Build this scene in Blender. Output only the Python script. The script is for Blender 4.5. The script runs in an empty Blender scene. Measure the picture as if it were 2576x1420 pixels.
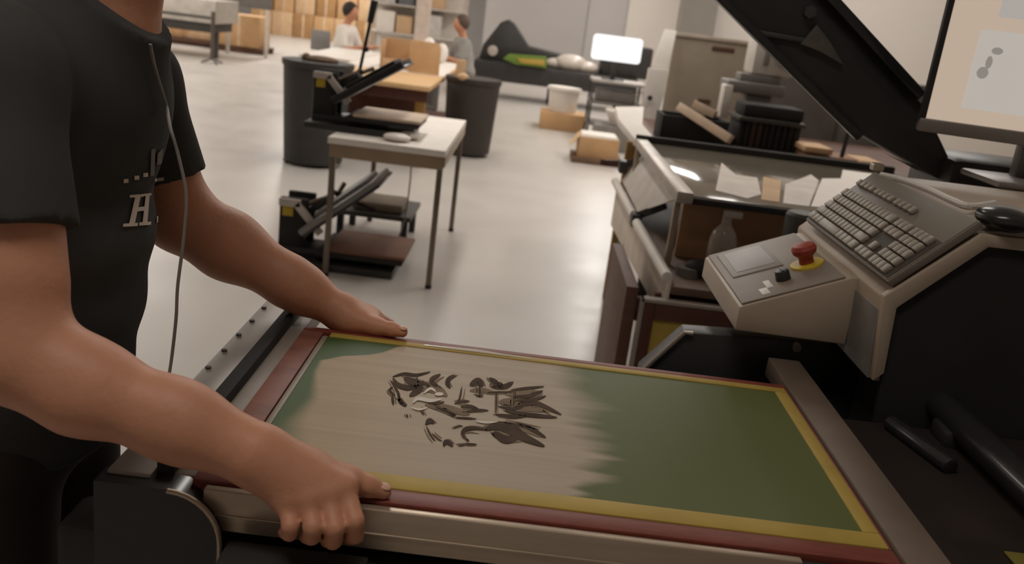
import bpy, bmesh, math, random
import numpy as np
from mathutils import Vector, Matrix
from mathutils.bvhtree import BVHTree
random.seed(7)
C = bpy.context.scene.collection
S = bpy.context.scene

# ------------------------------------------------------------------ camera
F = 2300.0; ROLL = math.atan(0.127); PITCH = math.atan(680 / F); YAW = math.radians(.5); CZ = 1.5
fw = Vector((math.sin(YAW) * math.cos(PITCH), math.cos(YAW) * math.cos(PITCH), -math.sin(PITCH)))
rt = Vector((math.cos(YAW), -math.sin(YAW), 0)); dn = -rt.cross(fw)
cr, sr = math.cos(ROLL), math.sin(ROLL)
X = rt * cr - dn * sr                      # picture right
Y = -(rt * sr + dn * cr)                   # picture up
cam = bpy.data.cameras.new('camera'); co = bpy.data.objects.new('camera', cam); C.objects.link(co)
m = Matrix((X, Y, -fw)).transposed().to_4x4(); m.translation = Vector((0, 0, CZ)); co.matrix_world = m
cam.sensor_width = 36; cam.lens = 36 * F / 2576; cam.clip_start = .05; cam.clip_end = 100
cam.dof.use_dof = True; cam.dof.focus_distance = 1.25; cam.dof.aperture_fstop = 6.0
S.camera = co
S.view_settings.view_transform = 'Standard'; S.view_settings.look = 'None'
S.view_settings.gamma = 1; S.view_settings.use_curve_mapping = False; S.view_settings.exposure = 0.0

# ------------------------------------------------------------------ light
w = bpy.data.worlds.new('world'); S.world = w; w.use_nodes = True
w.node_tree.nodes['Background'].inputs[0].default_value = (1, .86, .74, 1)
w.node_tree.nodes['Background'].inputs[1].default_value = .02
def area(name, loc, sx, sy, power, col=(1, .955, .905), rot=(0, 0, 0)):
    l = bpy.data.lights.new(name, 'AREA'); l.shape = 'RECTANGLE'; l.size = sx; l.size_y = sy
    l.energy = power; l.color = col
    o = bpy.data.objects.new(name, l); o.location = loc; o.rotation_euler = rot; C.objects.link(o)
area('overhead_light_row', (-6.6, 8.6, 3.9), .35, 5.0, 90)
area('overhead_light_row', (-.8, 8.0, 3.9), .35, 7.0, 96)
area('overhead_light_row', (-7.0, 14.5, 3.9), .35, 9.0, 250)
area('overhead_light_row', (1.8, 15.5, 3.9), .35, 9.0, 250)
area('overhead_light_row', (-5.0, 23.0, 3.9), .35, 8.0, 330)
area('overhead_light_row', (3.4, 8.4, 3.9), .35, 2.2, 72)
area('overhead_light_row', (1.3, 6.2, 3.9), .35, 3.0, 34)  # added light, brightens the white rack cap and the counter
area('fill_light_near', (-.5, .2, 3.9), 1.6, .35, 25, (1, .95, .90))  # added fill light for the worker's skin and the foreground

# ------------------------------------------------------------------ helpers
def at(px, py, z=None, y=None, x=None):
    """the point of a real plane (height z, or distance y, or x) that the photo shows at a pixel"""
    dx, dy = px - 1288, py - 710
    d = rt * (dx * cr + dy * sr) + dn * (-dx * sr + dy * cr) + fw * F
    t = (z - CZ) / d.z if z is not None else (y / d.y if y is not None else x / d.x)
    return Vector((0, 0, CZ)) + d * t
def lin(c): return c / 12.92 if c <= .04045 else ((c + .055) / 1.055) ** 2.4
def rgb(r, g, b, k=1.0): return (min(1, lin(r / 255) * k), min(1, lin(g / 255) * k), min(1, lin(b / 255) * k), 1)
MATS = {}
def M(name, col, rough=.5, metal=0, var=.12, scale=8, bump=0, bscale=60, spec=.5, stretch=(1, 1, 1), alpha=None):
    if name in MATS: return MATS[name]
    mt = bpy.data.materials.new(name); mt.use_nodes = True; MATS[name] = mt
    nt = mt.node_tree; p = nt.nodes['Principled BSDF']
    p.inputs['Roughness'].default_value = rough; p.inputs['Metallic'].default_value = metal
    p.inputs['Specular IOR Level'].default_value = spec
    tc = nt.nodes.new('ShaderNodeTexCoord'); mp = nt.nodes.new('ShaderNodeMapping'); mp.inputs['Scale'].default_value = stretch
    nt.links.new(tc.outputs['Object'], mp.inputs['Vector'])
    n = nt.nodes.new('ShaderNodeTexNoise'); n.inputs['Scale'].default_value = scale; n.inputs['Detail'].default_value = 5
    nt.links.new(mp.outputs[0], n.inputs['Vector'])
    r = nt.nodes.new('ShaderNodeValToRGB')
    r.color_ramp.elements[0].position = .3; r.color_ramp.elements[1].position = .7
    r.color_ramp.elements[0].color = tuple(max(0, c * (1 - var)) for c in col[:3]) + (1,)
    r.color_ramp.elements[1].color = tuple(min(1, c * (1 + var)) for c in col[:3]) + (1,)
    nt.links.new(n.outputs['Fac'], r.inputs[0]); nt.links.new(r.outputs[0], p.inputs['Base Color'])
    if bump:
        n2 = nt.nodes.new('ShaderNodeTexNoise'); n2.inputs['Scale'].default_value = bscale; n2.inputs['Detail'].default_value = 4
        nt.links.new(mp.outputs[0], n2.inputs['Vector'])
        b = nt.nodes.new('ShaderNodeBump'); b.inputs['Strength'].default_value = bump; b.inputs['Distance'].default_value = .01
        nt.links.new(n2.outputs['Fac'], b.inputs['Height']); nt.links.new(b.outputs[0], p.inputs['Normal'])
    if alpha is not None: p.inputs['Alpha'].default_value = alpha
    return mt
def emit(name, col, strength):
    mt = bpy.data.materials.new(name); mt.use_nodes = True; p = mt.node_tree.nodes['Principled BSDF']
    p.inputs['Base Color'].default_value = (.02, .02, .02, 1); p.inputs['Emission Color'].default_value = col
    p.inputs['Emission Strength'].default_value = strength; p.inputs['Roughness'].default_value = .3
    MATS[name] = mt; return mt

class B:
    """collects shapes in world space (or thing space when built with local=True)"""
    def __init__(s): s.bm = bmesh.new()
    def _merge(s, t):
        me = bpy.data.meshes.new('t'); t.to_mesh(me); t.free(); s.bm.from_mesh(me); bpy.data.meshes.remove(me); return s
    def box(s, lo, hi, bev=.004, rot=None, pivot=None, seg=2):
        t = bmesh.new(); bmesh.ops.create_cube(t, size=1)
        lo, hi = Vector(lo), Vector(hi); c = (lo + hi) / 2; d = hi - lo
        for v in t.verts: v.co = Vector((v.co.x * d.x, v.co.y * d.y, v.co.z * d.z)) + c
        if bev: bmesh.ops.bevel(t, geom=t.edges[:], offset=min(bev, min(abs(d.x), abs(d.y), abs(d.z)) * .45), segments=seg, affect='EDGES', profile=.5)
        if rot is not None:
            pv = Vector(pivot) if pivot is not None else c
            for v in t.verts: v.co = rot @ (v.co - pv) + pv
        return s._merge(t)
    def beam(s, a, b, wd, th, up=(0, 0, 1), bev=.003):
        a, b = Vector(a), Vector(b); L = (b - a).length; z = (b - a).normalized()
        x = Vector(up).cross(z); x = x.normalized() if x.length > 1e-4 else Vector((1, 0, 0)); y = z.cross(x)
        R = Matrix((x, y, z)).transposed(); t = bmesh.new(); bmesh.ops.create_cube(t, size=1)
        for v in t.verts: v.co = Vector((v.co.x * wd, v.co.y * th, v.co.z * L))
        if bev: bmesh.ops.bevel(t, geom=t.edges[:], offset=min(bev, wd * .45, th * .45), segments=2, affect='EDGES', profile=.5)
        for v in t.verts: v.co = R @ v.co + (a + b) / 2
        return s._merge(t)
    def cyl(s, a, b, r0, r1=None, seg=20, bev=0):
        a, b = Vector(a), Vector(b); r1 = r0 if r1 is None else r1; z = (b - a); L = z.length; z.normalize()
        q = Vector((0, 0, 1)).rotation_difference(z); t = bmesh.new()
        bmesh.ops.create_cone(t, cap_ends=True, segments=seg, radius1=r0, radius2=r1, depth=L)
        if bev:
            es = [e for e in t.edges if abs(e.verts[0].co.z - e.verts[1].co.z) < 1e-6]
            bmesh.ops.bevel(t, geom=es, offset=bev, segments=2, affect='EDGES', profile=.5)
        for v in t.verts: v.co = q @ v.co + (a + b) / 2
        return s._merge(t)
    def tube(s, pts, r, seg=10):
        pts = [Vector(p) for p in pts]; t = bmesh.new(); rings = []; n = len(pts); up = Vector((.13, .31, .94))
        for i, p in enumerate(pts):
            d = (pts[min(n - 1, i + 1)] - pts[max(0, i - 1)]).normalized()
            x = up.cross(d).normalized(); y = d.cross(x); rr = r[i] if isinstance(r, (list, tuple)) else r
            rings.append([t.verts.new(p + x * math.cos(a) * rr + y * math.sin(a) * rr) for a in [2 * math.pi * k / seg for k in range(seg)]])
        for i in range(n - 1):
            for k in range(seg): t.faces.new((rings[i][k], rings[i][(k + 1) % seg], rings[i + 1][(k + 1) % seg], rings[i + 1][k]))
        t.faces.new(rings[0][::-1]); t.faces.new(rings[-1]); return s._merge(t)
    def prism(s, poly, ext, bev=.0):
        t = bmesh.new(); vs = [t.verts.new(Vector(p)) for p in poly]; f = t.faces.new(vs)
        r = bmesh.ops.extrude_face_region(t, geom=[f]); e = Vector(ext)
        for v in [g for g in r['geom'] if isinstance(g, bmesh.types.BMVert)]: v.co += e
        bmesh.ops.recalc_face_normals(t, faces=t.faces[:])
        if bev: bmesh.ops.bevel(t, geom=t.edges[:], offset=bev, segments=2, affect='EDGES', profile=.5)
        return s._merge(t)
    def lathe(s, prof, c, seg=24):
        t = bmesh.new(); c = Vector(c); rings = []
        for r, z in prof: rings.append([t.verts.new(c + Vector((r * math.cos(2 * math.pi * k / seg), r * math.sin(2 * math.pi * k / seg), z))) for k in range(seg)])
        for i in range(len(rings) - 1):
            for k in range(seg): t.faces.new((rings[i][k], rings[i][(k + 1) % seg], rings[i + 1][(k + 1) % seg], rings[i + 1][k]))
        t.faces.new(rings[0][::-1]); t.faces.new(rings[-1]); bmesh.ops.recalc_face_normals(t, faces=t.faces[:]); return s._merge(t)
    def ball(s, c, r, sub=2, sc=(1, 1, 1), rot=None):
        t = bmesh.new(); bmesh.ops.create_icosphere(t, subdivisions=sub, radius=r); c = Vector(c)
        for v in t.verts:
            q = Vector((v.co.x * sc[0], v.co.y * sc[1], v.co.z * sc[2])); v.co = (rot @ q if rot else q) + c
        return s._merge(t)
    def poly(s, pts):
        s.bm.faces.new([s.bm.verts.new(Vector(p)) for p in pts]); return s

def wloc(o):
    l = Vector((0, 0, 0))
    while o: l += o.location; o = o.parent
    return l
def link(name, me, mat, parent=None, loc=None, smooth=30):
    if mat: me.materials.append(mat)
    o = bpy.data.objects.new(name, me); C.objects.link(o)
    if parent: o.parent = parent
    if loc is not None and not parent: o.location = loc
    if smooth == 180: me.polygons.foreach_set('use_smooth', [True] * len(me.polygons))
    elif smooth: me.polygons.foreach_set('use_smooth', [True] * len(me.polygons)); me.set_sharp_from_angle(angle=math.radians(smooth))
    return o
def part(name, b, mat, parent, smooth=30, label=None):
    off = wloc(parent); 
    for v in b.bm.verts: v.co -= off
    me = bpy.data.meshes.new(name); b.bm.to_mesh(me); b.bm.free()
    o = link(name, me, mat, parent, smooth=smooth)
    if label: o['label'] = label
    return o
def tag(o, label, cat, group=None):
    o['label'] = label; o['category'] = cat
    if group: o['group'] = group
    return o
def thing(name, label, cat, loc, group=None):
    o = bpy.data.objects.new(name, None); C.objects.link(o); o.location = loc; o.empty_display_size = .1
    return tag(o, label, cat, group)
def solo(name, b, mat, label, cat, group=None, smooth=30):
    vs = np.array([v.co for v in b.bm.verts]); lo = vs.min(0); hi = vs.max(0)
    loc = Vector(((lo[0] + hi[0]) / 2, (lo[1] + hi[1]) / 2, lo[2]))
    for v in b.bm.verts: v.co -= loc
    me = bpy.data.meshes.new(name); b.bm.to_mesh(me); b.bm.free()
    return tag(link(name, me, mat, None, loc, smooth), label, cat, group)
def struct(name, b, mat):
    me = bpy.data.meshes.new(name); b.bm.to_mesh(me); b.bm.free(); o = link(name, me, mat); o['kind'] = 'structure'; return o
def clone(root, loc, label, group=None):
    r = root.copy(); C.objects.link(r); r.location = loc; r['label'] = label
    if group: r['group'] = group
    for ch in list(root.children):
        c = ch.copy(); C.objects.link(c); c.parent = r
        for g in list(ch.children):
            d = g.copy(); C.objects.link(d); d.parent = c
    return r
RY = lambda a: Matrix.Rotation(a, 3, 'Y')
RZ = lambda a: Matrix.Rotation(a, 3, 'Z')
RX = lambda a: Matrix.Rotation(a, 3, 'X')

# ------------------------------------------------------------------ materials
black = M('black_paint', rgb(52, 50, 48), .42, var=.15, spec=.4)
blackmatt = M('black_matt', rgb(48, 46, 44), .75, var=.15, spec=.25)
blackgloss = M('black_gloss', rgb(46, 45, 44), .22, var=.1)
darkgrey = M('dark_grey_plastic', rgb(66, 62, 57), .55, var=.1)
midgrey = M('mid_grey_metal', rgb(132, 126, 120), .4, metal=.3, var=.08)
steel = M('brushed_steel', rgb(176, 165, 152), .34, metal=.75, var=.08, stretch=(1, 12, 12), scale=6)
alu = M('aluminium', rgb(190, 172, 150), .38, metal=.6, var=.07, stretch=(1, 10, 10))
beige = M('beige_enamel', rgb(176, 158, 138), .45, var=.06)
offwhite = M('off_white_plastic', rgb(222, 214, 204), .5, var=.05)
white = M('white_board', rgb(236, 228, 218), .6, var=.04)
card = M('cardboard', rgb(196, 156, 112), .8, var=.1, scale=5)
cardpale = M('pale_cardboard', rgb(206, 172, 134), .8, var=.1, scale=5)
wood = M('bench_wood', rgb(216, 176, 128), .5, var=.12, stretch=(1, 8, 8), scale=4)
darkwood = M('dark_brown_wood', rgb(92, 62, 46), .6, var=.2, stretch=(1, 1, 6))
redframe = M('oxide_red_paint', rgb(124, 58, 44), .5, var=.16, scale=14, stretch=(3, 20, 20))
reddark = M('maroon_frame', rgb(84, 46, 36), .6, var=.15)
yellowm = M('yellow_mesh', rgb(178, 150, 66), .6, var=.1, scale=14)
yellow = M('yellow_plastic', rgb(190, 160, 30), .5, var=.06)
skin = M('skin', rgb(206, 146, 114), .5, var=.1, scale=9, bump=.08, bscale=120, spec=.35)
shirt = M('black_cotton', rgb(72, 71, 69), .95, var=.14, scale=5, bump=.25, bscale=14, spec=.12)
trouser = M('dark_trousers', rgb(58, 50, 45), .9, var=.15, scale=5, spec=.15)
inkdark = M('stencil_ink', rgb(84, 70, 58), .8, spec=.1, var=.25, scale=30)
inkpale = M('stencil_pale', rgb(206, 192, 172), .5, var=.1)

# ------------------------------------------------------------------ floor, walls, ceiling
def floor_mat():
    mt = M('concrete_floor', rgb(196, 190, 183), .3, var=.07, scale=.9, bump=.04, bscale=3, spec=.5)
    nt = mt.node_tree; p = nt.nodes['Principled BSDF']
    tc = nt.nodes['Texture Coordinate'] if 'Texture Coordinate' in nt.nodes else None
    n = nt.nodes.new('ShaderNodeTexNoise'); n.inputs['Scale'].default_value = 2.2; n.inputs['Detail'].default_value = 6
    nt.links.new(tc.outputs['Object'], n.inputs['Vector'])
    r = nt.nodes.new('ShaderNodeMapRange'); r.inputs['To Min'].default_value = .22; r.inputs['To Max'].default_value = .44
    nt.links.new(n.outputs['Fac'], r.inputs['Value']); nt.links.new(r.outputs[0], p.inputs['Roughness'])
    return mt
struct('floor', B().box((-12, -3, -.1), (6, 31, 0), 0), floor_mat())
wallm = M('grey_wall_paint', rgb(190, 186, 184), .8, var=.03, scale=.6)
wallw = M('white_wall_paint', rgb(222, 214, 206), .7, var=.03, scale=.6)
struct('ceiling', B().box((-12, -3, 4), (6, 31, 4.1), 0), wallw)
struct('wall_back', B().box((-12, 31, 0), (6, 31.15, 4), 0), wallm)
struct('wall_left', B().box((-12.15, -3, 0), (-12, 31, 4), 0), wallw)
struct('wall_right', B().box((6, -3, 0), (6.15, 31, 4), 0), wallw)
struct('wall_near', B().box((-12, -3.15, 0), (6, -3, 4), 0), wallm)
mid = struct('wall_middle', B().box((-1.2, 22.02, 0), (6, 22.2, 4), 0), wallm)
for i, (a, b) in enumerate([(-1.2, 1.12), (1.16, 2.02), (2.06, 3.2), (3.24, 6)]):
    o = part('panel', B().box((a, 21.97, .02), (b, 22.04, 3.98), .006), wallm if i < 2 else wallw, mid)
struct('wall_partition', B().box((2.02, 11, 0), (6, 11.15, 4), .004), wallw)
struct('trim_1', B().box((1.62, 10.86, 0), (2.02, 11.1, 4), .01), M('grey_pillar_paint', rgb(150, 144, 136), .7, var=.04))

# ------------------------------------------------------------------ printing press (foreground)
ZS = .97
press = thing('printing_press', 'black and grey screen printing press holding the green screen', 'printing press', (0, 1.2, 0))
part('punched_rail', B().box((-.405, .885, .935), (-.356, 1.51, ZS), .003), M('grey_rail', rgb(150, 142, 134), .42, metal=.35, var=.1), press, label='grey rail with a row of holes')
pl = part('spacer_plate', B().box((-.34, .90, .935), (-.312, 1.51, ZS - .004), .003), M('worn_spacer', rgb(140, 128, 116), .5), press)
part('slot_bar', B().box((-.356, .9, .93), (-.336, 1.475, ZS + .012), .002), blackmatt, press)
for k in range(8):
    yy = .98 + k * .068
    part('rivet', B().cyl((-.397, yy, ZS - .002), (-.397, yy, ZS + .0022), .0042, seg=10), darkgrey, press)
part('guide_rail', B().box((.476, .86, .94), (.532, 1.515, ZS + .004), .003), M('taupe_rail', rgb(116, 100, 86), .5, metal=.2, var=.15, scale=12), press)
part('cross_rail', B().box((-.34, 1.405, .92), (.476, 1.43, ZS - .012), .003), darkgrey, press)
fr = B().box((-.295, .874, .918), (.36, .886, ZS - .003), .002)
fr.box((-.295, .8725, .936), (.36, .875, .939), .001)
part('frame_rail', fr, alu, press)
part('rail_end', B().box((.36, .868, .90), (.53, .886, .964), .004), blackmatt, press)
part('clamp_knob', B().cyl((.365, .862, .945), (.365, .838, .945), .012, seg=16, bev=.003).ball((.365, .836, .945), .007), steel, press)
# black end cap with bright edge, left of the hand
prof = [(-.41, .40), (-.41, .966)]
for k in range(9):
    a = math.pi / 2 * (1 - k / 8); prof.append((-.330 + .058 * math.cos(a), .908 + .058 * math.sin(a)))
prof.append((-.272, .40))
part('end_cap', B().prism([(x, .866, z) for x, z in prof], (0, .034, 0)), blackgloss, press)
edge = [(x, .864, z) for x, z in prof[2:-1]] + [(-.272, .864, .88)]
part('end_cap_trim', B().tube(edge, .003, 8), alu, press)
part('housing_box', B().box((-.262, .815, .45), (-.108, .862, .918), .004), black, press)
part('bed', B().box((-.39, .90, .66), (.56, 1.46, .925), .01), blackmatt, press)
part('column', B().box((-.22, 1.0, 0), (.42, 1.4, .66), .02), black, press)
part('cross_beam', B().box((-.46, .875, .40), (.56, .95, .90), .012), black, press)
part('press_body', B().prism([(.54, .62, .93), (.54, 1.36, .93), (.56, 1.36, .3), (.56, .62, .3)], (.66, 0, 0), .012), blackmatt, press)
part('drip_tray', B().box((.545, .66, .93), (1.15, 1.35, .945), .004), M('dark_brown_grease', rgb(44, 36, 32), .8, var=.2, spec=.15), press)
part('carriage_tube', B().cyl((.722, 1.50, .975), (.734, .74, .975), .024, seg=28, bev=.006), blackgloss, press, label='glossy black carriage tube')
for b_ in (.92, 1.28): part('tube_bracket', B().box((.695, b_, .94), (.765, b_ + .06, .97), .006), black, press)
part('short_rod', B().cyl((.628, 1.33, .955), (.664, 1.19, .955), .013, seg=20, bev=.004), blackgloss, press)
part('warning_tag', B().box((.64, .955, .946), (.70, .985, .949), .001), M('dull_yellow', rgb(120, 108, 40), .6), press)
hood = [at(1640, 912, y=1.56), at(1725, 838, y=1.56), at(1930, 852, y=1.56), at(2210, 884, y=1.56)]
hp = [Vector((.268, 1.56, .90)), hood[1], hood[2], Vector((.66, 1.56, .994)), Vector((.66, 1.56, .6)), Vector((.268, 1.56, .6))]
part('hood_plate', B().prism(hp, (0, .05, 0), .003), black, press, label='black hood plate behind the screen')
part('hood_trim', B().tube([hp[0] + Vector((0, -.003, .0)), hp[1] + Vector((-.002, -.003, .001)), hp[1] + Vector((.012, -.003, .001))], .0045, 8), steel, press, label='bright bare metal edge')
part('hood_bolt', B().cyl((.535, 1.562, .985), (.535, 1.55, .985), .008, seg=12), steel, press)
# diagonal print arm across the top right
arm = thing('press_arm', 'heavy black diagonal arm crossing the top right corner', 'machine arm', (.8, 2.3, 0))
ya = 2.15
A = [at(1830, 0, y=ya), at(2090, 0, y=ya), at(2310, 240, y=ya), at(2400, 470, y=ya), at(2165, 335, y=ya)]
e1 = (A[0] - A[4]) * 1.0; e2 = (A[1] - A[2]) * 1.0
poly = [A[4], A[4] + e1 * 2.2, A[1] + e2 * 2.0, A[2] + Vector((.02, 0, -.02)), A[2] + Vector((.16, 0, -.20)), A[3] + Vector((.10, 0, -.03)), A[3]]
part('beam', B().prism(poly, (0, .13, 0), .006), black, arm)
fl = [A[4] + Vector((-.006, -.012, -.008)), A[4] + e1 * 2.2 + Vector((-.006, -.012, -.008))]
part('flange', B().beam(fl[0], fl[1], .02, .03, (0, 1, 0)).beam(A[2] + Vector((0, -.012, 0)), A[1] + e2 * 2.0 + Vector((0, -.012, 0)), .022, .03, (0, 1, 0)), blackgloss, arm)
part('gusset', B().prism([at(2010, 110, y=ya - .004), at(2052, 62, y=ya - .004), at(2085, 105, y=ya - .004), at(2120, 165, y=ya - .004), at(2060, 130, y=ya - .004)], (0, -.012, 0), .002), M('worn_grey_metal', rgb(104, 98, 92), .4, metal=.5, var=.25, scale=20), arm, label='worn grey bracket plate')
part('rib', B().beam(at(1905, 82, y=ya - .006), at(2060, 108, y=ya - .006), .012, .012, (0, 1, 0)), darkgrey, arm)
part('bolt', B().cyl(at(2033, 30, y=ya), at(2033, 30, y=ya) + Vector((0, -.02, 0)), .014, seg=6), darkgrey, arm)
part('arm_base', B().box((.98, 2.1, .0), (1.28, 2.34, 1.30), .02), black, arm)

# ------------------------------------------------------------------ the printing screen
scr = thing('printing_screen', 'green printing screen with red frame and swirling grey image held by the worker', 'printing screen', (.09, 1.14, ZS - .03))
x0, x1, y0, y1 = -.312, .474, .888, 1.398
def strip(name, ax, ay, bx, by, z0, z1, mat, label=None): return part(name, B().box((ax, ay, z0), (bx, by, z1), .002), mat, scr, label=label)
strip('frame_bar', x0, y0, x1, y0 + .03, ZS - .03, ZS, redframe)
strip('frame_bar', x0, y1 - .018, x1, y1, ZS - .03, ZS, redframe)
strip('frame_bar', x0, y0 + .03, x0 + .034, y1 - .018, ZS - .03, ZS, M('faded_red_paint', rgb(134, 84, 68), .55, var=.3, scale=9, stretch=(1, 3, 1)), 'faded patchy red frame bar')
strip('frame_bar', x1 - .004, y0 + .03, x1, y1 - .018, ZS - .03, ZS, redframe)
zt = ZS + .0012
strip('border_tape', x0 + .05, y0 + .03, x1 - .004, y0 + .062, ZS - .01, zt, yellowm, 'yellow border tape')
strip('border_tape', x0 + .046, y1 - .036, x1 - .004, y1 - .018, ZS - .01, zt, yellowm, 'yellow border tape')
strip('border_tape', x1 - .024, y0 + .062, x1 - .004, y1 - .036, ZS - .01, zt, yellowm, 'yellow border tape')
strip('border_tape', x0 + .036, y0 + .03, x0 + .045, y1 - .036, ZS - .01, zt, M('grey_tape', rgb(140, 128, 110), .5), 'grey border tape')
# emulsion: green film, with the wet beige washed-out area given per vertex (its own ink colour)
gx0, gx1, gy0, gy1 = x0 + .044, x1 - .022, y0 + .060, y1 - .034
nx, ny = 300, 170
xs = np.linspace(gx0, gx1, nx); ys = np.linspace(gy0, gy1, ny)
GX, GY = np.meshgrid(xs, ys, indexing='ij')
rng = np.random.RandomState(3)
def noise1(n, k):                      # smooth 1-D noise
    a = rng.rand(k); t = np.linspace(0, k - 1, n); i = np.clip(t.astype(int), 0, k - 2); f = t - i; f = f * f * (3 - 2 * f)
    return a[i] * (1 - f) + a[i + 1] * f
tv = (GY - gy0) / (gy1 - gy0)
Re = [(gy0, .085), (.964, .098), (1.018, .118), (1.058, .150), (1.107, .122), (1.182, .116), (1.232, .13), (1.262, .100), (1.34, .092), (gy1, .09)]
edge_r = np.interp(ys, [a for a, b in Re], [b for a, b in Re])[None, :] + .02 + .05 * (noise1(ny, 34) - .5)[None, :] * np.interp(ys, [gy0, 1.2, gy1], [1, .6, .2])[None, :]
soft = np.interp(ys, [gy0, 1.02, 1.12, gy1], [.03, .05, .075, .085])[None, :] * (.6 + .8 * noise1(ny, 18)[None, :])
mr = np.clip((edge_r - GX) / soft + .5, 0, 1)
L = [(gy0, -.17), (.95, -.20), (1.0, -.236), (1.055, -.243), (1.133, -.236), (1.218, -.254), (1.263, -.256), (1.29, -.228), (1.309, -.19), (1.326, -.172), (1.355, -.155), (gy1, -.145)]
el = np.interp(ys, [a for a, b in L], [b for a, b in L])[None, :]
sl = np.interp(ys, [gy0, 1.0, 1.08, 1.2, 1.3], [.10, .07, .03, .012, .006])[None, :]
ml = np.clip((GX - el) / sl + .5, 0, 1)
mk = mr * ml; mk = mk * mk * (3 - 2 * mk)
green = np.array(rgb(90, 98, 50)[:3]); green2 = np.array(rgb(66, 90, 40)[:3]); ink = np.array(rgb(178, 160, 138)[:3]); tan = np.array(rgb(172, 148, 112)[:3])
gmix = np.clip((GX - (-.2)) / .2, 0, 1)[..., None]; gcol = green2 * (1 - gmix) + green * gmix
tmix = np.clip((-.02 - GX) / .16, 0, 1)[..., None] * .8; icol = ink * (1 - tmix) + tan * tmix
streak = (noise1(ny, 70) - .5)[None, :, None] * .12
col = gcol * (1 - mk[..., None]) + icol * (1 + streak) * mk[..., None]
zz = np.full_like(GX, ZS - .0006)
V = np.stack([GX, GY, zz], -1).reshape(-1, 3) - np.array(scr.location)
idx = np.arange(nx * ny).reshape(nx, ny)
Q = np.stack([idx[:-1, :-1], idx[1:, :-1], idx[1:, 1:], idx[:-1, 1:]], -1).reshape(-1, 4)
me = bpy.data.meshes.new('emulsion'); me.from_pydata(V.tolist(), [], Q.tolist())
ca = me.color_attributes.new('ink', 'FLOAT_COLOR', 'POINT')
ca.data.foreach_set('color', np.concatenate([col.reshape(-1, 3), np.ones((nx * ny, 1))], 1).ravel())
em = bpy.data.materials.new('emulsion_film'); em.use_nodes = True; nt = em.node_tree; p = nt.nodes['Principled BSDF']
an = nt.nodes.new('ShaderNodeAttribute'); an.attribute_name = 'ink'; nt.links.new(an.outputs['Color'], p.inputs['Base Color'])
p.inputs['Roughness'].default_value = .5; p.inputs['Specular IOR Level'].default_value = .25
link('emulsion', me, em, scr)
strokes = [
 ('d',18,[(250,420),(330,400),(420,408),(520,385)]), ('d',30,[(250,430),(290,480),(370,500),(440,480)]), ('d',52,[(330,430),(390,460),(440,500),(370,560)]),
 ('d',16,[(425,420),(430,455),(500,478),(530,520)]), ('d',30,[(592,403),(540,432),(530,458),(570,492)]), ('d',26,[(702,413),(655,433),(640,468),(662,502)]),
 ('d',40,[(800,482),(860,452),(892,492)]), ('d',14,[(868,480),(872,530),(866,565)]), ('d',10,[(845,556),(895,562)]), ('d',30,[(940,430),(990,468),(965,500)]),
 ('d',26,[(955,495),(1050,490),(1112,458)]), ('d',32,[(1000,465),(1040,502)]), ('d',16,[(240,450),(290,540),(300,600),(350,630)]), ('d',16,[(245,555),(255,622)]),
 ('d',24,[(290,565),(310,600),(345,632)]), ('d',14,[(250,490),(230,520),(270,560)]), ('w',22,[(395,610),(430,578),(520,592),(600,580)]), ('w',22,[(550,545),(612,545)]), ('w',16,[(470,540),(520,505),(560,530)]),
 ('d',16,[(505,600),(560,612),(620,600)]), ('d',15,[(690,612),(740,600),(800,595)]), ('d',12,[(742,498),(732,560),(712,612)]), ('d',22,[(735,636),(800,634),(862,652)]),
 ('d',16,[(770,672),(850,660),(935,662)]), ('d',10,[(990,530),(990,600),(988,690)]), ('d',9,[(925,535),(1000,531),(1116,530)]), ('d',9,[(1116,528),(1114,632)]),
 ('d',22,[(1118,560),(1220,560),(1322,520)]), ('d',20,[(1125,592),(1240,588),(1345,558)]), ('d',28,[(1115,640),(1250,610),(1330,632),(1455,692)]), ('d',26,[(1050,662),(1200,690),(1425,712)]),
 ('d',22,[(985,690),(1110,705),(1210,700)]), ('d',16,[(1095,520),(1200,505),(1332,490)]), ('d',14,[(1000,632),(1100,650),(1180,640)]),
 ('d',24,[(775,860),(748,830),(770,798),(840,788),(925,802)]), ('d',62,[(910,800),(1000,772),(1100,798),(1180,850),(1335,918)]), ('d',46,[(970,815),(1050,868),(1145,862)]),
 ('d',24,[(1140,748),(1250,800),(1345,857)]), ('d',15,[(1030,743),(1160,770),(1295,800)]), ('d',30,[(488,762),(512,735),(548,752)]), ('d',8,[(488,772),(515,830),(552,882)]), ('d',7,[(528,822),(570,860),(605,884)]),
 ('d',28,[(612,915),(635,885),(682,916)]), ('d',11,[(768,900),(852,905)]), ('d',10,[(348,688),(358,712)]), ('d',13,[(770,860),(792,882)]), ('d',14,[(555,638),(640,668),(705,702)]), ('d',16,[(655,680),(692,702)]),
 ('d',12,[(445,650),(472,692)]), ('d',10,[(700,715),(780,718),(850,722)]), ('d',9,[(715,915),(768,908)]), ('w',12,[(380,640),(440,655),(500,640)]), ('w',14,[(840,738),(920,748),(1000,742)]), ('d',10,[(690,790),(720,772),(752,776)]),
]
def catmull(P, n=6):
    P = [Vector(p).to_3d() if len(p) == 2 else Vector(p) for p in P]; out = []
    for i in range(len(P) - 1):
        a = P[max(0, i - 1)]; b = P[i]; c_ = P[i + 1]; d = P[min(len(P) - 1, i + 2)]
        for k in range(n):
            t = k / n; out.append(.5 * ((2 * b) + (c_ - a) * t + (2 * a - 5 * b + 4 * c_ - d) * t * t + (3 * b - a - 3 * c_ + d) * t ** 3))
    out.append(P[-1]); return out
rs = random.Random(11)
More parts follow.
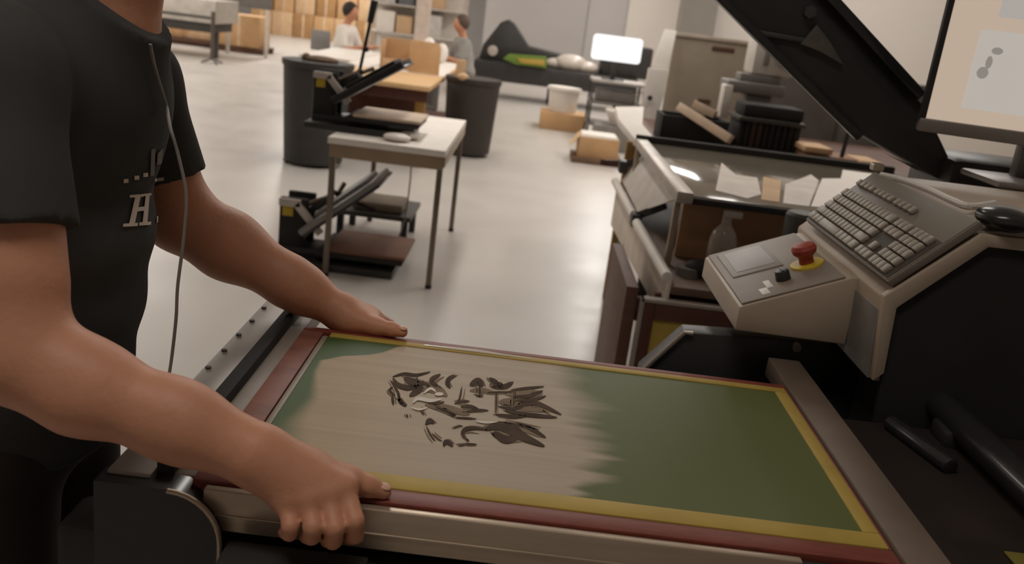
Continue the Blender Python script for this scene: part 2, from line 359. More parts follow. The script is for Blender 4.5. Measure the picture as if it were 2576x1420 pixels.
for kd_, wd_, P_ in list(strokes):
    if kd_ == 'd':
        for _ in range(2):
            ox_, oy_ = rs.uniform(-26, 26), rs.uniform(-18, 18); kk = rs.uniform(.7, 1.0)
            strokes.append(('m', max(7, wd_ * rs.uniform(.3, .6)), [(P_[0][0] + (a - P_[0][0]) * kk + ox_, P_[0][1] + (b - P_[0][1]) * kk + oy_) for a, b in P_]))
strokes += [('m', 60, [(330, 470), (420, 480), (560, 510), (640, 560)]), ('m', 46, [(480, 620), (640, 650), (800, 690)]), ('m', 70, [(1010, 600), (1180, 620), (1390, 660)]), ('m', 50, [(1050, 540), (1180, 540), (1320, 540)]), ('m', 70, [(960, 830), (1100, 850), (1220, 850)]), ('m', 40, [(1000, 770), (1180, 790), (1320, 850)]), ('m', 30, [(800, 520), (900, 520), (1000, 545)])]
def strokes_mesh(kind):
    b = B()
    for kd, wd, P in strokes:
        if kd != kind: continue
        Q_ = catmull(P); n = len(Q_); lft = []; rgt = []
        for i, q in enumerate(Q_):
            d = Q_[min(n - 1, i + 1)] - Q_[max(0, i - 1)]; d.normalize(); nn = Vector((-d.y, d.x, 0))
            h = wd * .62 * (math.sin(math.pi * min(1, (i + .35) / (n - .3))) ** .7)
            lft.append(q + nn * h); rgt.append(q - nn * h)
        f = lambda q: at(900 + q.x / 2.84, 800 + q.y / 2.84, z=ZS + {'m': .0, 'd': .0004, 'w': .0008}[kind])
        for i in range(n - 1):
            b.poly([f(lft[i]), f(rgt[i]), f(rgt[i + 1]), f(lft[i + 1])])
    bmesh.ops.recalc_face_normals(b.bm, faces=b.bm.faces[:]); return b
part('stencil_image', strokes_mesh('d'), inkdark, scr, smooth=0, label='swirling dark grey stencil artwork')['kind'] = 'stuff'
part('stencil_shading', strokes_mesh('m'), M('stencil_mid', rgb(136, 118, 98), .8, spec=.1, var=.2, scale=30), scr, smooth=0)['kind'] = 'stuff'
part('stencil_highlight', strokes_mesh('w'), inkpale, scr, smooth=0)['kind'] = 'stuff'
part('water_line', B().tube([(-.115, 1.372, ZS + .001), (-.03, 1.372, ZS + .0015), (.06, 1.371, ZS + .001)], [.0015, .0035, .001], 8), M('wet_edge', rgb(232, 220, 204), .2), scr, label='pale wet line along the far border')

# ------------------------------------------------------------------ people by distance fields
def smin(a, b, k): h = np.clip(.5 + .5 * (b - a) / k, 0, 1); return b + (a - b) * h - k * h * (1 - h)
class Field:
    def __init__(s, lo, hi, vox):
        s.lo = np.array(lo, float); s.v = vox; s.n = np.ceil((np.array(hi) - s.lo) / vox).astype(int) + 1
        s.d = np.full(s.n, .05, np.float32)
    def _sub(s, lo, hi, pad):
        a = np.clip(np.floor((np.array(lo) - pad - s.lo) / s.v).astype(int), 0, s.n); b = np.clip(np.ceil((np.array(hi) + pad - s.lo) / s.v).astype(int) + 1, 0, s.n)
        sl = tuple(slice(i, j) for i, j in zip(a, b))
        g = [s.lo[i] + s.v * np.arange(a[i], b[i], dtype=np.float32) for i in range(3)]
        return sl, np.meshgrid(*g, indexing='ij')
    def cone(s, a, b, ra, rb, k=.02, cut=None, flat=None):
        a = np.array(a, float); b = np.array(b, float); r = max(ra, rb)
        sl, (x, y, z) = s._sub(np.minimum(a, b) - r, np.maximum(a, b) + r, k + .012)
        if min(x.shape) == 0: return s
        ba = b - a; L2 = max(1e-9, (ba ** 2).sum()); px, py, pz = x - a[0], y - a[1], z - a[2]
        t = np.clip((px * ba[0] + py * ba[1] + pz * ba[2]) / L2, 0, 1); qx, qy, qz = px - t * ba[0], py - t * ba[1], pz - t * ba[2]
        if flat is not None:                 # flattened across direction (unit vec, factor)
            n, f = np.array(flat[0], float), flat[1]; dt = qx * n[0] + qy * n[1] + qz * n[2]
            qx, qy, qz = qx + n[0] * dt * (f - 1), qy + n[1] * dt * (f - 1), qz + n[2] * dt * (f - 1)
        d = np.sqrt(qx ** 2 + qy ** 2 + qz ** 2) - (ra + (rb - ra) * t)
        if cut is not None:
            for (o, nn) in cut: d = np.maximum(d, (x - o[0]) * nn[0] + (y - o[1]) * nn[1] + (z - o[2]) * nn[2])
        s.d[sl] = smin(s.d[sl], d.astype(np.float32), k); return s
    def ell(s, c, r, k=.02, rot=None, carve=False):
        c = np.array(c, float); r = np.array(r, float); R = max(r); sl, (x, y, z) = s._sub(c - R, c + R, k + .012)
        if min(x.shape) == 0: return s
        q = np.stack([x - c[0], y - c[1], z - c[2]], -1)
        if rot is not None: q = q @ np.array(rot)
        l = np.sqrt(((q / r) ** 2).sum(-1)); g = np.sqrt(((q / r ** 2) ** 2).sum(-1)) + 1e-9
        d = (l * (l - 1) / g).astype(np.float32)
        if carve: s.d[sl] = -smin(-s.d[sl], d, k)
        else: s.d[sl] = smin(s.d[sl], d, k)
        return s
    def cutplane(s, o, n):
        sl, (x, y, z) = s._sub(s.lo, s.lo + s.n * s.v, 0)
        s.d[sl] = np.maximum(s.d[sl], ((x - o[0]) * n[0] + (y - o[1]) * n[1] + (z - o[2]) * n[2]).astype(np.float32)); return s
    def mesh(s, name):                        # naive surface nets
        d = s.d; d[0] = d[-1] = .05; d[:, 0] = d[:, -1] = .05; d[:, :, 0] = d[:, :, -1] = .05
        ins = d < 0; n = s.n - 1
        cnt = np.zeros(n, np.int8); 
        for i in (0, 1):
            for j in (0, 1):
                for k in (0, 1): cnt += ins[i:i + n[0], j:j + n[1], k:k + n[2]]
        cell = np.argwhere((cnt > 0) & (cnt < 8)); ids = np.full(n, -1, np.int32); ids[tuple(cell.T)] = np.arange(len(cell))
        acc = np.zeros((len(cell), 3)); num = np.zeros(len(cell))
        cs = [(i, j, k) for i in (0, 1) for j in (0, 1) for k in (0, 1)]
        val = {c_: d[tuple((cell + c_).T)] for c_ in cs}
        for a in cs:
            for b in cs:
                if sum(b) - sum(a) == 1 and all(q >= p_ for p_, q in zip(a, b)):
                    va, vb = val[a], val[b]; msk = (va < 0) != (vb < 0); t = np.where(msk, va / np.where(va == vb, 1, va - vb), 0)
                    pnt = np.array(a)[None] + t[:, None] * (np.array(b) - np.array(a))[None]
                    acc[msk] += pnt[msk]; num[msk] += 1
        V_ = s.lo + (cell + acc / num[:, None]) * s.v; faces = []
        for ax in range(3):
            o = [0, 0, 0]; o[ax] = 1; u = [(1, 0, 0), (0, 1, 0), (0, 0, 1)]
            A_ = ins[:n[0], :n[1], :n[2]]; Bn = ins[o[0]:o[0] + n[0], o[1]:o[1] + n[1], o[2]:o[2] + n[2]]
            e = np.argwhere(A_ != Bn); e = e[(np.delete(e, ax, 1) > 0).all(1)]
            b1, b2 = np.array(u[(ax + 1) % 3]), np.array(u[(ax + 2) % 3])
            q = np.stack([ids[tuple(e.T)], ids[tuple((e - b1).T)], ids[tuple((e - b1 - b2).T)], ids[tuple((e - b2).T)]], -1)
            fl_ = ~A_[tuple(e.T)]; q[fl_] = q[fl_][:, ::-1]; faces.append(q)
        Fq = np.concatenate(faces); me = bpy.data.meshes.new(name); me.from_pydata(V_.tolist(), [], Fq.tolist()); me.validate(); return me
def fpart(name, f, mat, parent, label=None):
    me = f.mesh(name); off = wloc(parent)
    co_ = np.empty(len(me.vertices) * 3); me.vertices.foreach_get('co', co_); me.vertices.foreach_set('co', (co_.reshape(-1, 3) - np.array(off)).ravel())
    o = link(name, me, mat, parent, smooth=180)
    if label: o['label'] = label
    return o

worker = thing('person', 'person in a black printed t-shirt gripping the green screen with both hands', 'person', (-.68, 1.17, 0))
# joints
SR = Vector((-.56, .955, 1.375)); ER = at(45, 885, y=.865); WR = at(628, 1138, y=.862)
SL = at(340, 195, y=1.40); EL = at(452, 545, y=1.42); WL = at(852, 783, y=1.425)
NK = at(285, -10, y=1.17)
f = Field((-.86, .74, .88), (.05, 1.60, 1.80), .0036)
# head, neck, inner torso
f.cone((-.62, 1.17, 1.32), NK - Vector((.01, 0, .05)), .060, .060, .03).cone(NK - Vector((.01, 0, .05)), NK + Vector((.02, 0, .12)), .060, .056, .02)
HD = NK + Vector((.04, 0, .20))
f.ell(HD, (.098, .078, .118), .03).ell(HD + Vector((.05, 0, -.06)), (.055, .055, .06), .03)
f.cone(HD + Vector((.095, 0, .0)), HD + Vector((.112, 0, -.03)), .010, .015, .015)
for s_ in (-1, 1):
    f.ell(HD + Vector((.0, s_ * .078, -.02)), (.022, .010, .034), .008)
    f.ell(HD + Vector((.088, s_ * .032, .012)), (.018, .016, .010), .01, carve=True)
f.cone(HD + Vector((.098, -.02, -.062)), HD + Vector((.098, .02, -.062)), .008, .008, .01)
# near (right) arm
f.cone(SR, ER, .058, .049, .03).cone(SR + Vector((.0, -.0, -.08)), SR.lerp(ER, .75), .055, .046, .03)
mid_ = ER.lerp(WR, .28) + Vector((0, 0, -.007))
f.cone(ER, mid_, .0475, .0455, .03).cone(mid_, ER.lerp(WR, .7), .0455, .0375, .03).cone(ER.lerp(WR, .68), WR, .0375, .0335, .03)
# near hand
mcp = [at(868, 1228, y=.868), at(826, 1246, y=.855), at(776, 1258, y=.847), at(722, 1262, y=.845)]
pip = [at(893, 1312, y=.838), at(842, 1330, y=.827), at(787, 1328, y=.822), at(730, 1325, y=.822)]
dip = [at(893, 1347, y=.844), at(838, 1360, y=.836), at(784, 1350, y=.830), at(728, 1342, y=.830)]
tip = [at(880, 1354, y=.857), at(824, 1360, y=.850), at(770, 1350, y=.846), at(716, 1340, y=.846)]
rr = [.0098, .0100, .0096, .0088]
for i in range(4):
    base = WR.lerp(mcp[i], .25)
    f.cone(WR + (mcp[i] - WR) * .12, mcp[i], .026, .0150 - .001 * (i == 3), .013)
    f.cone(mcp[i], pip[i], rr[i] + .0014, rr[i], .003).cone(pip[i], dip[i], rr[i] + .0002, rr[i] - .0004, .003).cone(dip[i], tip[i], rr[i] - .0004, rr[i] - .0016, .003)
    f.ell(mcp[i] + Vector((0, -.003, .005)), (.010, .010, .008), .01)
f.cone(mcp[2], mcp[3], .0125, .0120, .012)
tcm = at(770, 1178, y=.885); tmc = at(876, 1206, y=.893); tip_ = at(925, 1224, y=.893); tend = at(966, 1238, y=.897)
f.cone(WR.lerp(tcm, .4), tcm, .025, .021, .02).cone(tcm, tmc, .019, .0150, .014).cone(tmc, tip_, .0128, .0118, .008).cone(tip_, tend, .0115, .0088, .005)
# far (left) arm and hand
f.cone(SL, EL, .052, .051, .03)
f.cone(EL, EL.lerp(WL, .3), .052, .052, .03).cone(EL.lerp(WL, .3), EL.lerp(WL, .75), .051, .037, .03).cone(EL.lerp(WL, .7), WL, .037, .029, .03)
ml_ = [at(935, 808, y=1.425), at(938, 796, y=1.447), at(930, 790, y=1.468), at(918, 788, y=1.487)]
for i, q in enumerate(ml_):
    f.cone(WL + (q - WL) * .1, q, .024, .0155, .012)
    pp = q + Vector((.030 - .004 * i, .018, -.018)); dd = pp + Vector((.004, .004, -.030)); tt = dd + Vector((-.002, -.014, -.022))
    f.cone(q, pp, rr[i] + .002, rr[i], .004).cone(pp, dd, rr[i], rr[i] - .0008, .003).cone(dd, tt, rr[i] - .0008, rr[i] - .0018, .003)
t0 = at(880, 806, y=1.412); t1 = at(945, 822, y=1.402); t2 = at(985, 829, y=1.396); t3 = at(1012, 836, y=1.394)
f.cone(WL.lerp(t0, .3), t0, .024, .021, .02).cone(t0, t1, .020, .0155, .014).cone(t1, t2, .0140, .0120, .008).cone(t2, t3, .0118, .0092, .005)
body = fpart('body', f, skin, worker)
nailm = M('fingernail', rgb(222, 176, 150), .3, var=.04)
def nail(c, u, n_, l, wd):
    u = u.normalized(); n_ = (n_ - u * n_.dot(u)).normalized(); s3 = u.cross(n_); R = Matrix((u, s3, n_)).transposed()
    part('fingernail', B().ball(c, 1, 2, (l, wd, .0016), R), nailm, worker, smooth=180)
nail(tend + Vector((.001, -.002, .0080)), tend - tip_, Vector((0, -.25, 1)), .0075, .006)
nail(t3 + Vector((.001, -.003, .0085)), t3 - t2, Vector((0, -.3, 1)), .0075, .006)
# t-shirt
g = Field((-.95, .76, .80), (-.30, 1.62, 1.56), .0056)
cx = -.635
def tor(z, dx, rx, ry): return (z, dx, rx, ry)
TP = [(.86, -.02, .125, .165), (.95, -.005, .128, .165), (1.05, .01, .130, .168), (1.15, .02, .132, .175), (1.25, .018, .130, .185), (1.31, .045, .118, .180), (1.365, .065, .095, .150)]
for (z, dx, rx, ry) in TP: g.ell((cx + dx, 1.17, z), (rx, ry, .095), .05)
CC = at(288, 10, y=1.17); CN = Vector((.55, 0, .83))
g.cone((cx + .04, 1.17, 1.35), CC + CN * .03, .095, .071, .04, cut=[(CC, CN)])
hn = (ER - SR).normalized(); hl = (EL - SL).normalized()
hemR = at(95, 565, y=.89); hemL = at(425, 445, y=1.41)
g.cone((cx, 1.10, 1.37), SR + Vector((0, 0, -.004)), .078, .070, .05)
g.cone(SR, SR + hn * .26, .068, .0735, .035, cut=[(hemR, hn)])
g.cone((cx, 1.24, 1.365), SL + Vector((0, 0, -.004)), .074, .062, .05)
g.cone(SL, SL + hl * .26, .060, .062, .03, cut=[(hemL, hl)])
g.cutplane((0, 0, .845), (0, 0, -1))
ts = fpart('t_shirt', g, shirt, worker, 'black cotton t-shirt with pale chest print')
c1 = Vector((.83, 0, -.55)); c2 = Vector((0, 1, 0))
part('collar', B().tube([CC - CN * .004 + c1 * (.070 * math.cos(a)) + c2 * (.070 * math.sin(a)) for a in [2 * math.pi * k / 28 for k in range(29)]], .0065, 8), shirt, worker)
# trousers, shoes, hair
h = Field((-.95, .85, .02), (-.35, 1.55, .98), .009)
h.ell((cx - .02, 1.17, .88), (.118, .160, .10), .04)
for s_ in (-1, 1):
    hip_ = Vector((cx - .02, 1.17 + s_ * .09, .84)); kn = Vector((cx + .0, 1.17 + s_ * .11, .47)); an_ = Vector((cx - .03, 1.17 + s_ * .12, .07))
    h.cone(hip_, kn, .092, .068, .03).cone(kn, an_, .068, .058, .02)
fpart('trousers', h, trouser, worker)
for s_ in (-1, 1):
    part('shoe', B().ball((cx + .03, 1.17 + s_ * .12, .05), .05, 3, (2.7, .95, .95)).box((cx - .10, 1.17 + s_ * .12 - .046, 0), (cx + .17, 1.17 + s_ * .12 + .046, .025), .02), black, worker, smooth=180)
hr = Field(HD - Vector((.16, .13, .14)), HD + Vector((.16, .13, .17)), .006)
hr.ell(HD + Vector((-.012, 0, .022)), (.104, .088, .112), .02); hr.cutplane(HD + Vector((.06, 0, 0)), (.85, 0, -.5))
fpart('hair', hr, M('brown_hair', rgb(70, 52, 38), .6, var=.25, scale=40), worker)
# chest print, laid on the shirt
dg = bpy.context.evaluated_depsgraph_get()
bv = BVHTree.FromPolygons([v.co + wloc(worker) for v in ts.data.vertices], [list(p_.vertices) for p_ in ts.data.polygons])
def onshirt(px, py):
    d = (at(px, py, y=1.2) - Vector((0, 0, CZ))).normalized(); hit = bv.ray_cast(Vector((0, 0, CZ)), d)
    return hit[0] + hit[1] * .0025 if hit[0] is not None else None
def flatmark(quads, mat, name):
    b = B()
    for Qd in quads:                       # quad in pixels, split finely so that it follows the cloth
        n = 7; G = [[None] * (n + 1) for _ in range(n + 1)]
        for i in range(n + 1):
            for j in range(n + 1):
                u, v = i / n, j / n
                pp = [(1 - u) * (1 - v) * Qd[0][k] + u * (1 - v) * Qd[1][k] + u * v * Qd[2][k] + (1 - u) * v * Qd[3][k] for k in (0, 1)]
                G[i][j] = onshirt(*pp)
        for i in range(n):
            for j in range(n):
                c4 = [G[i][j], G[i + 1][j], G[i + 1][j + 1], G[i][j + 1]]
                if all(q is not None for q in c4) and max((c4[0] - q).length for q in c4) < .02: b.poly(c4)
    return part(name, b, mat, worker, smooth=180)
pr = M('cream_print', rgb(222, 206, 190), .7, var=.12, scale=40)
Hq = [[(336, 492), (350, 491), (334, 566), (320, 566)], [(362, 489), (372, 488), (366, 562), (354, 563)], [(334, 522), (366, 519), (364, 530), (331, 533)],
      [(322, 489), (362 - 6, 487), (356, 494), (322, 496)], [(352, 487), (376, 485), (376, 491), (352, 493)], [(306, 563), (343, 561), (342, 569), (305, 571)], [(346, 560), (376, 558), (375, 566), (346, 568)]]
flatmark(Hq, pr, 'print_letter')
flatmark([[(396, 452), (405, 450), (399, 560), (390, 560)], [(386, 448), (412, 446), (412, 454), (386, 456)]], pr, 'print_letter')
for (dx_, dy_) in ((313, 454), (340, 446), (362, 439)):
    flatmark([[(dx_ - 6, dy_ - 5), (dx_ + 6, dy_ - 6), (dx_ + 6, dy_ + 4), (dx_ - 6, dy_ + 5)]], pr, 'print_dot')
for q_ in ([(376, 375), (386, 372), (384, 440), (374, 442)], [(392, 385), (406, 372), (402, 410), (390, 414)]): flatmark([q_], M('grey_print', rgb(120, 112, 104), .7), 'print_mark')
# earphone cord hanging from the neck
pts = [onshirt(*q) for q in ((372, 112), (378, 150), (388, 190), (400, 230), (412, 270))]
pts = [p_ + Vector((.006, -.012, .002)) for p_ in pts if p_ is not None]
pts += [at(428, 320, y=1.12), at(448, 390, y=1.115), at(468, 490, y=1.11), at(462, 600, y=1.10), at(447, 720, y=1.09), at(443, 800, y=1.085), at(432, 900, y=1.08), at(420, 975, y=1.07), at(408, 1040, y=1.06)]
solo('earphone_cord', B().tube(catmull(pts), .0021, 8), M('grey_cord', rgb(136, 128, 120), .6), "thin grey cord dangling from the black t-shirt's collar", 'cord')

# ------------------------------------------------------------------ control console
con = thing('control_console', 'beige sloping control console with a grey keyboard in its top', 'console', (.8, 1.6, 0))
CP = [(.592, 1.142), (.714, 1.262), (.765, 1.272), (1.10, 1.272), (1.10, 1.0), (.608, 1.0)]
part('housing', B().prism([(x_, 1.385, z_) for x_, z_ in CP], (0, .49, 0), .004), beige, con)
rim = [(.600, 1.146), (.716, 1.252), (1.10, 1.256)]
part('rim', B().prism([(.588, 1.37, 1.146), (.712, 1.37, 1.262), (1.10, 1.37, 1.266), (1.10, 1.37, 1.246), (.726, 1.37, 1.243), (.612, 1.37, 1.130), (.618, 1.37, 1.02), (.603, 1.37, 1.005)], (0, .016, 0), .002), beige, con)
part('side_panel', B().prism([(.618, 1.378, 1.02), (.614, 1.378, 1.13), (.727, 1.378, 1.242), (1.09, 1.378, 1.246), (1.09, 1.378, .62), (.66, 1.378, .62)], (0, .012, 0)), blackmatt, con, label='black side panel of the console')
part('inner_face', B().prism([(.5965, 1.388, 1.118), (.6045, 1.388, 1.004), (.6045, 1.875, 1.004), (.5965, 1.875, 1.118)], (-.004, 0, 0)), M('grey_blue_panel', rgb(140, 136, 132), .4, metal=.2, var=.25, scale=14), con)
part('pedestal', B().box((.66, 1.45, 0), (1.05, 1.82, 1.0), .02), blackmatt, con)
# keyboard on the slope
kb = thing('keyboard', 'grey keyboard lying in the sloped console top', 'keyboard', (.65, 1.6, 1.2))
o_ = Vector((.596, 1.60, 1.156)); ux = Vector((.122, 0, .118)).normalized(); un = Vector((-ux.z, 0, ux.x)); uy = Vector((0, 1, 0))
KR = Matrix((ux, uy, un)).transposed()
def slab(b, u0, v0, u1, v1, h0, h1, bev=.0015):
    return b.box((u0, v0, h0), (u1, v1, h1), bev) 
def toslope(b):
    for v in b.bm.verts: v.co = KR @ v.co + o_
    return b
kcase = M('keyboard_case', rgb(120, 110, 98), .5, var=.06); kkey = M('key_plastic', rgb(152, 140, 126), .45, var=.08); kdark = M('key_gap', rgb(72, 64, 56), .7)
part('case', toslope(slab(slab(B(), .004, -.225, .165, .225, .002, .014), .006, -.222, .163, .222, .012, .0155, .001)), kcase, kb)
part('key_well', toslope(slab(slab(B(), .008, -.055 + .0, .104, .218, .0150, .0165, .0005), .008, -.218, .104, -.06, .0150, .0165, .0005)), kdark, kb)
keyme = None
def key(u, v, du, dv):
    global keyme
    b = toslope(slab(B(), u, v, u + du, v + dv, .016, .0235, .002)); part('key', b, kkey, kb)
rows = [(.010, [.026, .02, .02, .108, .02, .02, .026, .026]), (.029, [.044] + [.017] * 10 + [.044]), (.048, [.033] + [.0175] * 11 + [.028]), (.067, [.027] + [.0175] * 12 + [.018]), (.086, [.0175] * 13 + [.03])]
for (u, ws) in rows:                        # main block, far end of the board
    v = .215; sc_ = .268 / (sum(ws) + .0022 * (len(ws)))
    for w_ in ws: key(u, v - w_ * sc_, .0165, w_ * sc_); v -= (w_ + .0022) * sc_
for r_ in range(5):
    for c_ in range(3):
        if r_ in (0, 3, 4) or (r_ == 1 and c_ == 1): key(.010 + .019 * r_, -.082 - .0195 * c_, .0165, .0175)
    for c_ in range(4): key(.010 + .019 * r_, -.148 - .0185 * c_, .0165, .0165)
for c_ in range(12): key(.120, .196 - .0225 * c_ - .008 * (c_ // 4), .013, .017)
# little operator box on the console's left side
cb = thing('operator_box', 'small beige operator box with display, red button and black knob', 'control box', (.48, 1.66, 1.0))
part('box_body', B().prism([(.405, 1.5, 1.020), (.405, 1.5, 1.062), (.585, 1.5, 1.138), (.598, 1.5, 1.138), (.598, 1.5, 1.018)], (0, .335, 0), .003), beige, cb)
sl_ = Vector((.180, 0, .076)).normalized(); sn = Vector((-sl_.z, 0, sl_.x)); SRm = Matrix((sl_, uy, sn)).transposed(); so = Vector((.405, 1.5, 1.062))
def tos(b):
    for v in b.bm.verts: v.co = SRm @ v.co + so
    return b
part('fascia', tos(B().box((.006, .006, .0), (.185, .329, .004), .002)), M('taupe_fascia', rgb(132, 118, 104), .5, var=.12), cb)
part('display', tos(B().box((.02, .145, .003), (.115, .31, .0065), .002)), M('pale_label', rgb(150, 142, 132), .5), cb, label='framed grey display')
part('display_glass', tos(B().box((.032, .165, .006), (.105, .295, .0075), .001)), M('pale_display', rgb(176, 172, 168), .5), cb)
part('marking', tos(B().box((.045, .018, .003), (.06, .05, .0052), .001).box((.06, .045, .003), (.072, .085, .0052), .001)), offwhite, cb, label='white printed marking')
part('knob', tos(B().cyl((.095, .07, .003), (.095, .07, .022), .0135, .0125, 20, .002).box((.0935, .058, .021), (.0965, .082, .024), .0005)), black, cb)
part('button_ring', tos(B().cyl((.150, .115, .003), (.150, .115, .008), .031, .030, 28, .001)), M('yellow_ring', rgb(200, 170, 40), .5), cb)
eb = part('emergency_button', tos(B().lathe([(.013, .008), (.013, .02), (.021, .028), (.0225, .036), (.019, .043), (.009, .046)], (.150, .115, 0), 24)), M('red_button', rgb(160, 62, 44), .5), cb, label='red mushroom emergency button')
# monitor
mon = thing('monitor', 'slim computer monitor showing a beige page above the console', 'monitor', (1.06, 1.93, 1.272))
yaw_ = math.radians(-14)
bl = at(2310, 312, y=1.98)
MR = RZ(yaw_)
def tom(b):
    for v in b.bm.verts: v.co = MR @ v.co + bl
    return b
part('bezel', tom(B().box((0, .006, 0), (.53, .030, .335), .004).box((0, -.002, 0), (.012, .010, .335), .002).box((.518, -.002, 0), (.53, .010, .335), .002).box((0, -.002, .323), (.53, .010, .335), .002)), blackmatt, mon)
part('chin', tom(B().box((0, -.006, -.014), (.53, .028, .014), .004)), M('bezel_grey', rgb(128, 120, 112), .4, metal=.3), mon, label='grey lower bezel strip')
scm = part('screen_page', tom(B().box((.012, .004, .014), (.518, .0065, .323), 0)), emit('screen_beige', rgb(205, 184, 164), .80), mon)
def sub(name, b, mat, parent): return part(name, b, mat, parent)
part('page_window', tom(B().box((.075, .0028, .045), (.50, .0045, .205), 0)), emit('screen_pale', rgb(196, 188, 178), .84), scm)
part('page_window', tom(B().box((.10, .0028, .232), (.518, .0045, .323), 0)), emit('screen_grey', rgb(188, 182, 174), .78), scm)
part('page_sketch', tom(B().ball((.098, .003, .120), .011, 2, (1.1, .06, 1.2)).ball((.105, .003, .142), .009, 2, (.8, .06, 1.6)).ball((.115, .003, .166), .010, 2, (1.2, .06, .8))), emit('screen_scribble', rgb(150, 144, 136), .8), scm)
part('stand', B().beam((1.10, 2.02, 1.272), (1.10, 2.02, 1.45), .05, .03, (0, 1, 0)), midgrey, mon)
part('stand_foot', B().box((.98, 1.88, 1.272), (1.22, 2.06, 1.286), .006), midgrey, mon)
solo('computer_mouse', B().ball((.752, 1.395, 1.286), .02, 3, (2.2, 2.2, 1.0)), blackgloss, 'black rounded mouse on the console top beside the keyboard', 'mouse', smooth=180)
solo('cable', B().tube(catmull([at(2215, 440, z=1.28), at(2265, 452, z=1.28), at(2330, 475, z=1.283), at(2395, 505, z=1.283), at(2440, 520, z=1.283), at(2500, 512, z=1.283)]), .006, 8), offwhite, 'pale cable lying behind the keyboard on the console', 'cable')
solo('spring_clip', B().box(at(2205, 425, z=1.28) + Vector((-.012, -.012, -.004)), at(2205, 425, z=1.28) + Vector((.012, .012, .012)), .004), steel, 'small bright metal clip behind the keyboard corner', 'clip')

# ------------------------------------------------------------------ glass light table on the right
gt = thing('light_table', 'glass topped exposure table with open dark cavity', 'table', (1.15, 3.7, 0))
gm = bpy.data.materials.new('table_glass'); gm.use_nodes = True; p = gm.node_tree.nodes['Principled BSDF']
p.inputs['Base Color'].default_value = rgb(150, 140, 124); p.inputs['Roughness'].default_value = .08; p.inputs['Alpha'].default_value = .75; p.inputs['Specular IOR Level'].default_value = .9
MATS['table_glass'] = gm
part('glass_top', B().box((.60, 3.09, .962), (1.80, 4.42, .970), .002), gm, gt)
part('bed', B().box((.62, 3.30, .90), (1.80, 4.40, .945), .004), M('olive_grey_bed', rgb(132, 122, 104), .6), gt)
part('edge_bar', B().box((.542, 3.06, .945), (.60, 4.42, .985), .006), M('pale_bar', rgb(196, 188, 178), .4, metal=.3), gt, label='bright steel side bar')
part('edge_strip', B().box((.545, 3.07, .944), (1.80, 3.09, .966), .003), blackmatt, gt)
part('cross_bar', B().box((.545, 4.42, .94), (1.80, 4.46, 1.0), .004), blackmatt, gt)
part('cavity_back', B().box((.60, 3.22, .72), (1.80, 3.24, .945), .002), M('brown_board', rgb(176, 136, 102), .7, var=.15), gt)
for cy_ in (3.085, 4.37): part('corner_post', B().box((.545, cy_, .70), (.567, cy_ + .022, .945), .003), beige, gt)
part('tray', B().box((.53, 2.82, .690), (1.80, 4.45, .718), .004), M('brown_tray', rgb(104, 82, 66), .6), gt)
part('apron', B().prism([(.52, 2.82, .735), (.50, 4.55, .735), (.50, 4.55, .52), (.52, 2.82, .60)], (.012, 0, 0), .002), M('pale_apron', rgb(216, 200, 182), .5), gt, label='beige sheet metal apron')
for a_, b_ in (((.515, 2.82, .745), (.498, 3.60, .745)), ((.497, 3.72, .745), (.488, 4.55, .745))): part('rod', B().cyl(a_, b_, .019, seg=16, bev=.004), offwhite, gt, label='white round side rod')
part('clamp', B().beam((.50, 3.66, .76), (.60, 3.60, .83), .03, .03).box((.48, 3.62, .72), (.52, 3.70, .775), .006), black, gt)
part('clamp', B().beam((.51, 4.5, .83), (.62, 4.4, .92), .03, .03).box((.49, 4.46, .8), (.53, 4.54, .86), .006), black, gt)
part('slanted_panel', B().prism([(.515, 3.75, .76), (.515, 4.5, .76), (.60, 4.44, .95), (.60, 3.2, .95)], (.008, 0, 0), .001), M('pale_grey_sheet', rgb(214, 206, 196), .5), gt, label='pale grey sheet sloping up to the glass')
for (lx, ly) in ((.56, 3.0), (1.74, 3.0), (.56, 4.4), (1.74, 4.4)):
    part('leg', B().box((lx - .025, ly - .025, 0), (lx + .025, ly + .025, .69), .004), black, gt)
part('brown_board', B().box((.392, 2.82, .10), (.432, 3.4, .70), .004), darkwood, gt)
part('board_link', B().box((.432, 2.84, .58), (.545, 2.87, .66), .004), darkwood, gt)
# objects in the cavity
solo('spray_bottle', B().lathe([(.045, 0), (.048, .01), (.048, .11), (.04, .14), (.018, .165), (.016, .19), (.012, .2)], (.735, 3.10, .718), 20).box((.715, 3.07, .912), (.78, 3.09, .937), .006), M('clear_plastic', rgb(226, 218, 208), .12, alpha=.4), 'clear plastic bottle standing in the table cavity', 'bottle')
solo('cloth_bundle', B().ball((.66, 2.99, .745), .05, 3, (1.3, 1, .6)).ball((.74, 2.96, .74), .05, 3, (1.4, .9, .45)).ball((.72, 3.03, .762), .03, 3, (1, 1, 1.2)), blackmatt, 'black rag bundle on the tray before the bottle', 'rag', smooth=180)
solo('tape_roll', B().lathe([(.02, 0), (.042, 0), (.042, .03), (.02, .03)], (.61, 2.98, .7185), 20), midgrey, 'grey tape roll beside the black rag', 'tape')
jq = at(2010, 600, y=2.95)
jar = thing('plastic_jar', 'blue grey translucent jar with dark lid on the tray', 'jar', (jq.x, 2.95, .718))
jm = M('jar_plastic', rgb(196, 200, 206), .25, alpha=.85)
part('jar_body', B().lathe([(.05, .718), (.056, .73), (.056, .88), (.05, .90)], (jq.x, 2.95, 0), 24), jm, jar)
part('jar_lid', B().lathe([(.054, .895), (.057, .90), (.057, .975), (.05, .985)], (jq.x, 2.95, 0), 24), darkgrey, jar)
